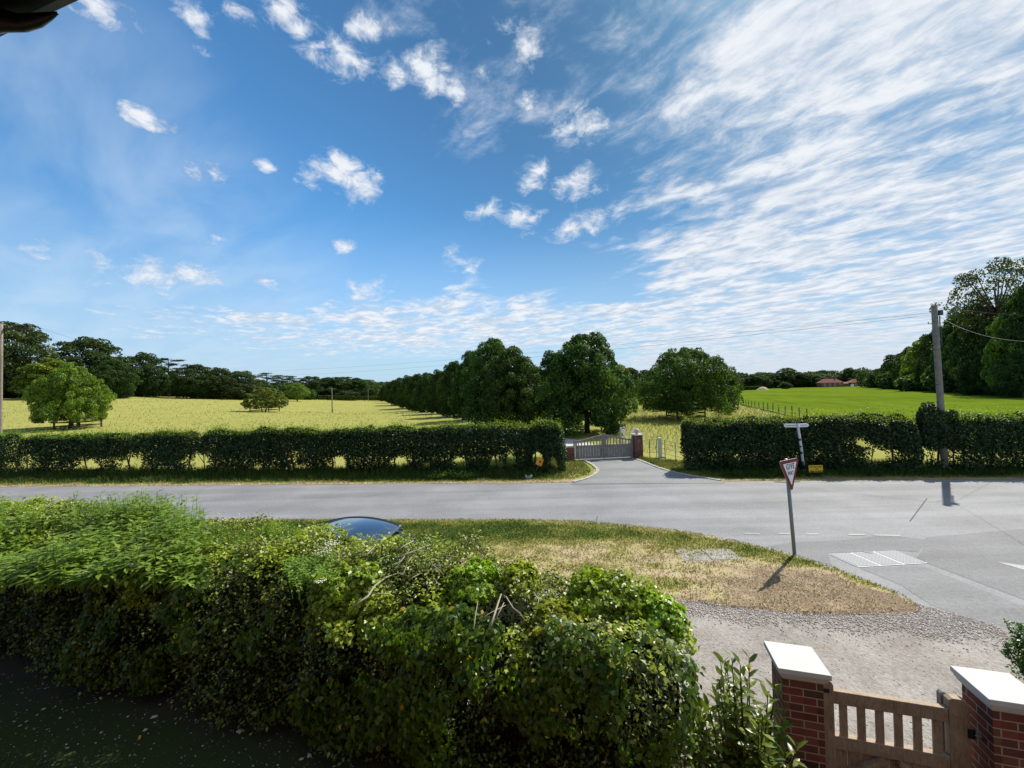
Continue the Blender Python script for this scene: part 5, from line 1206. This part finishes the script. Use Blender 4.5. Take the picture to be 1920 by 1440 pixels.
road_hedge('short square hedge section with see through gaps on both sides', hx(247), hx(366), hl_front, 2.12, 23, 11500, .45, ((hx(258), .7, .6, .6), (hx(310), .2, .5, .3), (hx(358), .65, .5, .6)), .5)
road_hedge('longest unbroken hedge section, from the bush in the hay to the avenue', hx(368), hx(1003), hl_front, 2.20, 24, 66000, .35, ((hx(378), .55, .6, .6), (hx(430), .2, .5, .25), (hx(480), .25, .4, .3), (hx(547), .95, .3, .4), (hx(560), .25, .45, .3), (hx(632), .50, .6, .45), (hx(680), .22, .35, .3), (hx(745), .55, .55, .38), (hx(800), .3, .4, .3), (hx(862), .50, .5, .32), (hx(930), .4, .4, .4), (hx(960), .6, .3, .45)), .58)
road_hedge('hedge end section beside the arched gate, with orange board under it', hx(990), hx(1068), hl_front, 2.32, 25, 12500, .5, ((hx(1012), .6, .35, .5), (hx(1040), .4, .25, .45)), .75)
road_hedge('dense hedge section behind the give way sign, ending at the drive', hx(1291)+.28, hx(1765), hr_front, 2.34, 26, 54000, .25, ((hx(1683), .75, 1.0, .62), (hx(1640), 1.35, .35, .25), (hx(1400), .7, .18, .2)), .75)
road_hedge('hedge section beyond the telegraph pole with an open gap at its foot', hx(1772), 27.5, hr_front, 2.34, 27, 36000, .3, ((hx(1800), .75, .6, .75),), .75)
def pole_ivy():
    b = TB+np.array([-.15, .15, 0]); t = thing('ivy_column', 'dark ivy bush wrapped round the foot of the telegraph pole', 'ivy', b); n = 9000
    P, N = mound_pts(np.array([b[0], b[1], 1.3]), (.75, .5, 1.45), n); L = rng.uniform(.06, .11, n)
    leaf_mesh('foliage', P-b, unit(N+rng.normal(0, .5, P.shape)), L, L*.8, LEAF['road'], t, rng.uniform(0, .9, n), .6)
    MB().tube([(0, 0, 0), (.06, 0, .9), (.03, 0, 2.2)], [.05, .04, .02], 6).build('stem', M['bark'], t, 0, True)
pole_ivy()

# ------------------------------------------------------------------ trees
def crown_pts(kind, Rr, z0, z1, n, g, rp):
    """centres and radii of leaf clumps on the outside of the crown"""
    i = np.arange(n)+.5; t = i/n; a = i*2.39996+g.normal(0, .25, n)
    if kind == 'cone':   z = z0+(z1-z0)*(1-(1-t)**.62 if False else t**1.15); f = np.interp((z-z0)/(z1-z0), [0, .10, .3, .55, .78, .92, 1], [.88, 1, 1, .93, .70, .42, .12])
    elif kind == 'dome': z = z0+(z1-z0)*t**1.2; f = np.sqrt(np.clip(1-((z-z0)/(z1-z0)*.98)**2.3, 0, 1))*np.interp(t, [0, .1, .2], [.82, .97, 1])
    elif kind == 'round': u = 1-2*t; z = (z0+z1)/2-u*(z1-z0)/2; f = np.sqrt(np.clip(1-u*u*.96, 0, 1))
    elif kind == 'tall': z = z0+(z1-z0)*t**.95; f = np.interp((z-z0)/(z1-z0), [0, .08, .3, .6, .85, 1], [.55, .8, 1, .95, .62, .12])
    else: z = z0+(z1-z0)*t; f = np.ones(n)
    lob = 1+.22*np.sin(a*2+g.uniform(0, 6))*np.sin(z/(z1-z0)*9+g.uniform(0, 6))+g.normal(0, .08, n)
    r = Rr*f*lob*np.where(g.uniform(0, 1, n) < .28, g.uniform(.35, .8, n), .93)
    return v3(r*np.cos(a), r*np.sin(a), z+g.normal(0, .03*(z1-z0), n)), g.uniform(.75, 1.35, n)*rp
def tree_parts(kind, Rr, z0, z1, npuff, nleaf, Ls, rp, mat, seed, trunk_r, limbs=10, flat=.8, up=.35, droop=0., inner=.14):
    g = np.random.default_rng(seed); C, r = crown_pts(kind, Rr, z0, z1, npuff, g, rp)
    w_ = r**2/np.sum(r**2); i = g.choice(npuff, nleaf, p=w_); d = unit(g.normal(size=(nleaf, 3)))
    ax = unit(C-np.array([0, 0, z0+(z1-z0)*.4])); d = unit(d+ax[i]*.55+np.array([0, 0, up])); rad = r[i]*(1-g.exponential(.13, nleaf).clip(0, .9))
    P = C[i]+d*rad[:, None]*np.array([1, 1, flat]); P[:, 2] -= droop*g.uniform(0, 1, nleaf)*np.hypot(P[:, 0], P[:, 1])/Rr
    P[:, 2] = np.maximum(P[:, 2], z0-.25*(z1-z0)*.3)
    ni = int(nleaf*inner); j = g.integers(0, npuff, ni); Pi = np.array([0, 0, z0+(z1-z0)*.35])+(C[j]-np.array([0, 0, z0+(z1-z0)*.35]))*g.uniform(.25, .8, (ni, 1))+g.normal(0, rp*.4, (ni, 3))
    P = np.concatenate([P, Pi]); d = np.concatenate([d, unit(g.normal(size=(ni, 3)))])
    L = g.uniform(*Ls, len(P)); t = np.clip(g.normal(.45, .22, len(P))+np.concatenate([(g.normal(0, .13, npuff))[i], np.zeros(ni)]), 0, 1)
    cr = leaf_mesh('crown', P, unit(d*.8+g.normal(0, .5, P.shape)), L, L*.66, mat, None, t, droop*.6, .15, g)
    m = MB(); zt = z0+(z1-z0)*.72; wob = g.normal(0, .03*Rr, (6, 2)); zs = np.linspace(0, zt, 6); pts = [(wob[k, 0]*(k > 0), wob[k, 1]*(k > 0), zs[k]) for k in range(6)]
    m.tube(pts, [trunk_r*1.25, trunk_r, trunk_r*.85, trunk_r*.62, trunk_r*.4, trunk_r*.15], 9)
    for k in g.choice(npuff, min(limbs, npuff), replace=False):
        zz = np.interp(C[k, 2]*.62, [0, zt], [z0*.75, zt*.9]); s = np.array([np.interp(zz, zs, wob[:, 0]), np.interp(zz, zs, wob[:, 1]), zz]); e = C[k]*np.array([.92, .92, 1])
        mid = s+(e-s)*.5+np.array([0, 0, -.06*Rr]); m.tube([s, mid, e], [trunk_r*.38, trunk_r*.24, trunk_r*.08], 6)
    tr = m.build('trunk', M['bark'], None, 0, True)
    for o in (cr, tr): COL.objects.unlink(o)
    return cr, tr, (np.percentile(np.abs(P[:, 0]), 99)+np.percentile(np.abs(P[:, 1]), 99), np.percentile(P[:, 2], 99.7))
PROTO = {}
def proto(k, *a, **kw): PROTO[k] = tree_parts(*a, **kw)
for s in range(3): proto(f'lime{s}', 'cone', 3.3, .85, 8.5, 190, 34000, (.14, .27), .62, LEAF['lime'], 100+s, .20, 12, .8, .15, .5, .3)
proto('oak', 'dome', 5.8, 1.25, 7.7, 520, 48000, (.13, .25), .55, LEAF['oak'], 120, .34, 26, .8, .25, .3, .22)
proto('chestnut', 'dome', 4.3, 1.5, 7.9, 420, 36000, (.14, .28), .48, LEAF['fresh'], 121, .25, 16, .75, .25, .4, .25)
proto('bush', 'dome', 4.2, 1.0, 4.6, 260, 22000, (.14, .28), .45, LEAF['fresh'], 122, .13, 14, .6, .8, .1, .1)
proto('fresh', 'round', 3.2, 1.2, 7.3, 100, 13000, (.16, .30), .7, LEAF['fresh'], 123, .2, 10)
for s, (k, mt) in enumerate((('tall', 'wood'), ('tall', 'wood'), ('round', 'olive'), ('tall', 'fresh'), ('round', 'wood'))):
    proto(f'wood{s}', k, 5.6, 1.0 if s != 2 else .6, 14.6, 130, 17000, (.32, .60), 1.45, LEAF[mt], 140+s, .34, 12, .75, .35, .3)
def airy():
    proto('airy', 'round', 6.0, 9.5, 18.5, 90, 7500, (.22, .42), 1.15, LEAF['olive'], 160, .40, 46, .8, .3, .2, .02)
airy()
def cedar_proto():
    g = np.random.default_rng(170); P, N = [], []; m = MB(); m.tube([(0, 0, 0), (.15, 0, 5), (0, .1, 10), (.2, 0, 13.5)], [.42, .34, .22, .08], 8)
    for k in range(17):
        z = 4.5+k*.55; a = k*2.4; l = np.interp(z, [4.5, 8, 12, 14], [3.4, 4.6, 4.4, 2.2])*g.uniform(.55, 1.1); e = np.array([l*math.cos(a), l*math.sin(a), z+.5]); m.tube([(0.1, 0, z-.3), e*.6+np.array([0, 0, z*.4]), e], [.11, .07, .03], 5)
        n = 420; q = g.normal(0, 1, (n, 3))*np.array([1.05, 1.05, .20]); f = g.uniform(.45, 1.1, n)[:, None]; P.append(np.array([0, 0, z])+(e-np.array([0, 0, z]))*f+q*.75); N.append(g.normal(0, .5, (n, 3))+np.array([0, 0, 1]))
    P, N = np.concatenate(P), np.concatenate(N); L = g.uniform(.3, .55, len(P)); cr = leaf_mesh('crown', P, unit(N), L, L*.5, LEAF['conifer'], None, None, 0, .1, g); tr = m.build('trunk', M['bark'], None, 0, True)
    for o in (cr, tr): COL.objects.unlink(o)
    PROTO['cedar'] = (cr, tr, (9.5, 14.2))
cedar_proto()
_tn = [0]
def tree(kind, x, y, h, wd, lab, cat='tree', group=None, name='tree', z=None):
    cr, tr, (w0, h0) = PROTO[kind]; _tn[0] += 1
    t = thing(name, lab, cat, (x, y, float(tz(x, y))-.05 if z is None else z), (_tn[0]*2.1) % 6.28, group)
    t.scale = (wd/w0, wd/w0, h/h0)
    for o in (cr, tr):
        c = o.copy(); COL.objects.link(c); c.parent = t
    return t
def ptree(kind, px, top, wpx, Y, lab, **k):
    p = D(px, top, Y); z = float(tz(p[0], Y)); wpx = wpx*Y/math.hypot(p[0], Y)*(1.17 if kind[:4] == 'wood' else 1.0); return tree(kind, p[0], Y, max(1.5, p[2]-z), wpx*Y/F, lab, **k)
# the avenue: the row on the field side, from the gate outwards
row = [('lime0',958,653,126,37.5),('lime1',922,637,118,46),('lime2',884,661,82,54),('lime1',852,679,72,63),('lime0',824,695,62,74),('lime2',802,700,58,87),('lime1',783,702,54,102),('lime0',766,705,50,119),('lime2',752,709,46,140),('lime1',740,713,40,165),('lime0',730,718,26,195),('lime2',721,721,22,230)]
num = ['first', 'second', 'third', 'fourth', 'fifth', 'sixth', 'seventh', 'eighth', 'ninth', 'tenth', 'eleventh', 'last']
desc = ['broad pale tipped', 'tall peaked', 'narrow upright', 'slim pointed', 'dark rounded', 'yellow tinged', 'dark pointed', 'dense dark', 'small dark', 'small pointed', 'tiny dark', 'tiny fading']
for k, (kd, px, top, wp, Y) in enumerate(row):
    ptree(kd, px, top, wp, Y, f'{desc[k]} lime, {num[k]} from the gate in the avenue row edging the hay', name='lime_tree', group='lime trees of the avenue')
ptree('lime2', 1096, 627, 166, 35.5, 'largest dark lime standing right behind the arched gate', name='lime_tree', group='lime trees of the avenue')
tree('lime0', 4.75, 45, 8.0, 6.2, 'lime with its bare trunk showing, behind the largest dark lime', name='lime_tree', group='lime trees of the avenue')
tree('lime1', 1.6, 55, 8.2, 6.0, 'lime mostly hidden between the two front avenue rows', name='lime_tree', group='lime trees of the avenue')
ptree('fresh', 1160, 684, 56, 60, 'small bright green tree peeping out beside the largest lime', name='small_tree')
ptree('oak', 1286, 654, 198, 48, 'broad dark spreading oak alone in the rough grass beyond the gate', name='oak_tree')
ptree('chestnut', 132, 684, 166, 46, 'round bright green tree with a timber guard in the hay', name='chestnut_tree')
ptree('bush', 497, 726, 84, 80, 'low flat spreading bush with a timber guard in the hay', name='thorn_tree')
# wood on the field's left rim
lw = [('wood2',22,606,170,96,'tall olive brown tree behind the power pole'),('wood0',172,634,150,106,'high dark crowned tree behind the round bright tree'),('wood3',95,672,110,92,'lower mid green tree filling in beside the round bright tree'),('wood4',215,676,80,100,'dark low tree at the wood edge beside the round bright tree'),
      ('wood0',273,662,84,116,'dark ivy clad tree just before the layered cedar'),('cedar',316,670,62,122,'layered cedar with bare trunk showing sky between its branches'),('wood4',366,684,82,118,'rounded very dark tree just beyond the layered cedar'),('wood0',412,690,74,124,'dark tree in the wood between cedar and flat bush'),('wood2',452,696,66,130,'olive dark tree behind the low flat spreading bush'),
      ('cedar',500,699,60,160,'first of the flat topped cedars above the low bush'),('cedar',528,704,54,175,'second flat topped cedar, between low bush and light green tree'),('wood4',480,712,60,150,'low dark tree under the flat topped cedars'),('cedar',549,705,40,185,'third flat topped cedar, just above the light green tree'),('fresh',557,718,44,145,'small light green round tree at the edge of the hay'),
      ('wood4',582,706,52,250,'dark rounded tree at the near end of the distant block'),('wood1',612,708,52,262,'dark tree second along the distant block'),('wood4',641,707,60,258,'widest dark tree of the distant block'),('wood1',668,709,48,262,'dark tree beside the straggly one in the distant block'),('wood2',688,712,44,270,'straggly pale tree ending the distant block by the avenue'),('wood4',652,733,40,232,'small isolated dark bush tree before the distant block'),('wood1',712,722,44,330,'far dark tree closing the view at the end of the avenue'),
      ('wood4',-40,640,110,90,'dark tree at the very edge of the view by the power pole'),('wood1',330,704,70,135,'low dark tree filling the wood under the layered cedar'),('wood0',245,700,60,118,'low dark shrubby tree between the high tree and the ivy clad one'),('wood4',432,712,60,140,'low dark tree behind the flat bush shadow'),('wood1',520,722,50,190,'low dark tree below the second flat topped cedar'),('wood4',628,724,70,275,'low wide dark thicket tree in the distant block'),('wood1',598,722,60,280,'low dark thicket tree near the start of the distant block')]
for kd, px, top, wp, Y, lab in lw: ptree(kd, px, top, wp, Y, lab, group='trees of the wood beyond the hay', name='cedar_tree' if kd == 'cedar' else 'woodland_tree')
# trees beyond the oak and along the far edge of the crop
fw = [('wood1',1183,690,40,180,'dark distant tree seen between largest lime and oak'),('wood4',1212,694,44,190,'rounded distant tree touching the oak crown'),('wood1',1150,676,26,120,'pale distant tree top over the largest lime shoulder'),('wood4',1372,704,40,300,'dark tree at the oak end of the far tree line'),('wood1',1396,703,40,305,'dark tree above the long low hedge in the far tree line'),('wood4',1420,701,42,300,'dark tree above the straw mound'),('wood1',1446,699,44,310,'dark tree between the straw mound and the airy topped one'),
      ('wood2',1474,690,44,310,'airy topped tallest tree of the far tree line'),('wood4',1472,716,22,270,'small pale round bush before the far tree line'),('wood0',1500,698,44,305,'dark tree midway between airy topped tree and brick house'),('wood4',1524,702,40,300,'dark tree at the near gable of the brick house'),('wood2',1548,701,40,320,'paler olive tree rising over the brick house roof'),('wood1',1568,703,36,318,'dark tree directly behind the brick house chimney'),('wood0',1591,690,40,312,'round crowned tree over the small gabled end of the house'),('wood4',1616,694,40,300,'dark tree just past the house before the tall wood'),('wood1',1638,698,40,290,'low dark tree at the meeting of tree line and tall wood')]
for kd, px, top, wp, Y, lab in fw: ptree(kd, px, top, wp, Y, lab, group='trees of the far tree line', name='woodland_tree')
rw = [('wood1',1658,688,62,205,'farthest low tree of the tall wood'),('wood4',1682,664,66,180,'small dark tree, second along the tall wood from its far end'),('wood0',1706,652,72,160,'dark tree of the tall wood, third from its far end'),('wood3',1732,634,76,142,'greener tree of the tall wood behind the telegraph pole wires'),('wood0',1764,614,90,126,'dark tree right behind the telegraph pole'),('wood1',1796,590,96,112,'dark tree just past the telegraph pole in the tall wood'),('wood0',1832,562,110,98,'high dark shaggy tree of the tall wood under the airy crown'),
      ('airy',1865,490,235,92,'airy open crowned tree with sky showing through, tallest of the wood'),('wood3',1905,566,110,80,'bright yellow green tree at the front edge of the tall wood'),('wood1',1935,520,120,78,'tall dark tree at the picture edge of the wood'),('wood0',1870,606,90,86,'dark lower tree below the airy crown'),('wood4',1830,660,80,92,'low dark edge tree of the tall wood by the track'),('wood4',1910,660,90,76,'low dark edge tree under the bright yellow green one'),('wood4',1770,680,60,118,'low dark edge tree behind the telegraph pole'),('wood1',1720,690,50,150,'low dark edge tree far along the tall wood')]
for kd, px, top, wp, Y, lab in rw: ptree(kd, px, top, wp, Y, lab, group='trees of the tall wood', name='woodland_tree')
# the depth of the woods behind their front trees: one mass each
def woods(lab, spots, seed, mat):
    g = np.random.default_rng(seed); P, L = [], []
    for x, y, h, r in spots:
        n = 900; z = float(tz(x, y)); d = unit(g.normal(size=(n, 3))); rr = g.uniform(.7, 1, n)[:, None]
        q = np.array([x, y, z+h*.48])+d*rr*np.array([r, r, h*.52]); P.append(q); L.append(g.uniform(.5, 1.1, n)*max(1, r/4))
    P, L = np.concatenate(P), np.concatenate(L); tag(leaf_mesh('woodland', P, unit(g.normal(size=P.shape)+np.array([0, 0, .4])), L, L*.7, LEAF[mat], None, None, 0, .15, g), lab, 'woodland', None, 'stuff')
def along(pts, n, hh, r, seed, jit):
    g = np.random.default_rng(seed); pts = [D(*p) for p in pts]; out = []; us = np.linspace(0, len(pts)-1, n)
    for u in us:
        i = min(int(u), len(pts)-2); p = pts[i]+(pts[i+1]-pts[i])*(u-i); out.append((p[0]+g.uniform(-jit, jit), p[1]+g.uniform(0, jit*1.5), hh*(p[1]/100)**.25*g.uniform(.6, 1.05), r*g.uniform(.7, 1.3)))
    return out
woods('dark undergrowth and thicket filling the wood behind the hay', along([(-160,740,98),(120,740,112),(300,740,130),(480,742,160),(560,745,200)], 44, 6.5, 5, 1, 6), 201, 'wood')
woods('dark thicket of the distant block before the avenue end', along([(560,745,265),(640,745,280),(740,740,340),(860,735,360)], 34, 8.5, 8, 2, 8), 202, 'wood')
woods('continuous dark far wood behind the crop and the brick house', along([(1120,728,330),(1250,728,330),(1380,728,325),(1500,728,330),(1640,728,320)], 60, 11.0, 8, 3, 8), 203, 'wood')
woods('deep shade and undergrowth inside the tall wood', along([(1640,728,230),(1700,732,190),(1760,735,150),(1820,738,122),(1900,740,102),(2050,745,84)], 60, 8.5, 5, 4, 7), 204, 'wood')
def far_hedge(lab, a, c, h, w_):
    a, c = D(*a), D(*c); a[2] = tz(a[0], a[1]); c[2] = tz(c[0], c[1]); t = thing('field_hedge', lab, 'hedge', a); d = c-a; l = float(np.linalg.norm(d[:2])); n = int(l*55); g = np.random.default_rng(int(l))
    f = g.uniform(0, 1, n)[:, None]; s = g.uniform(-1, 1, n); zz = np.where(g.uniform(0, 1, n) < .4, 1, g.uniform(0, 1, n)); side = np.where(zz == 1, s, -1+.2*g.uniform(0, 1, n)); nr = np.array([d[1], -d[0], 0])/l
    P = d*f-nr*side[:, None]*w_/2*-1*-1+v3(0*s, 0*s, zz*h); L = g.uniform(.5, .9, n); leaf_mesh('foliage', P, unit(g.normal(size=P.shape)+np.array([0, -.6, .5])), L, L*.6, LEAF['wood'], t, None, 0, .1, g)
    MB().bar(np.array([0, 0, h*.45]), d+np.array([0, 0, h*.45]), w_*.6, h*.8).build('shade_core', M['core'], t)
far_hedge('long dark clipped hedge at the far end of the hay', (573,751,205), (722,752.5,245), 2.3, 2)
far_hedge('long low dark hedge at the far edge of the crop by the mound', (1376,728,262), (1424,727.5,265), 2.6, 2)
# rough weeds standing on the verge
def weeds():
    for k, (x, y) in enumerate(((840,897),(872,898),(820,899))):
        c = G(x, y); t = thing('verge_weed', ('leafy weed clump standing on the verge, middle of three', 'leafy weed clump on the verge nearest the plastic bag', 'leafy weed clump on the verge farthest from the plastic bag')[k], 'weed', c); n = 160; g = np.random.default_rng(k+50)
        P = g.normal(0, 1, (n, 3))*np.array([.22, .14, .10])+np.array([0, 0, .16]); P[:, 2] = np.abs(P[:, 2]); L = g.uniform(.06, .14, n); leaf_mesh('foliage', P, unit(g.normal(0, .5, (n, 3))+np.array([0, 0, 1])), L, L*.5, LEAF['nettle'], t, None, 0, .1, g)
        MB().tube([(0, 0, 0), (.02, 0, .2)], .008, 5).build('stem', LEAF['nettle'], t)
weeds()
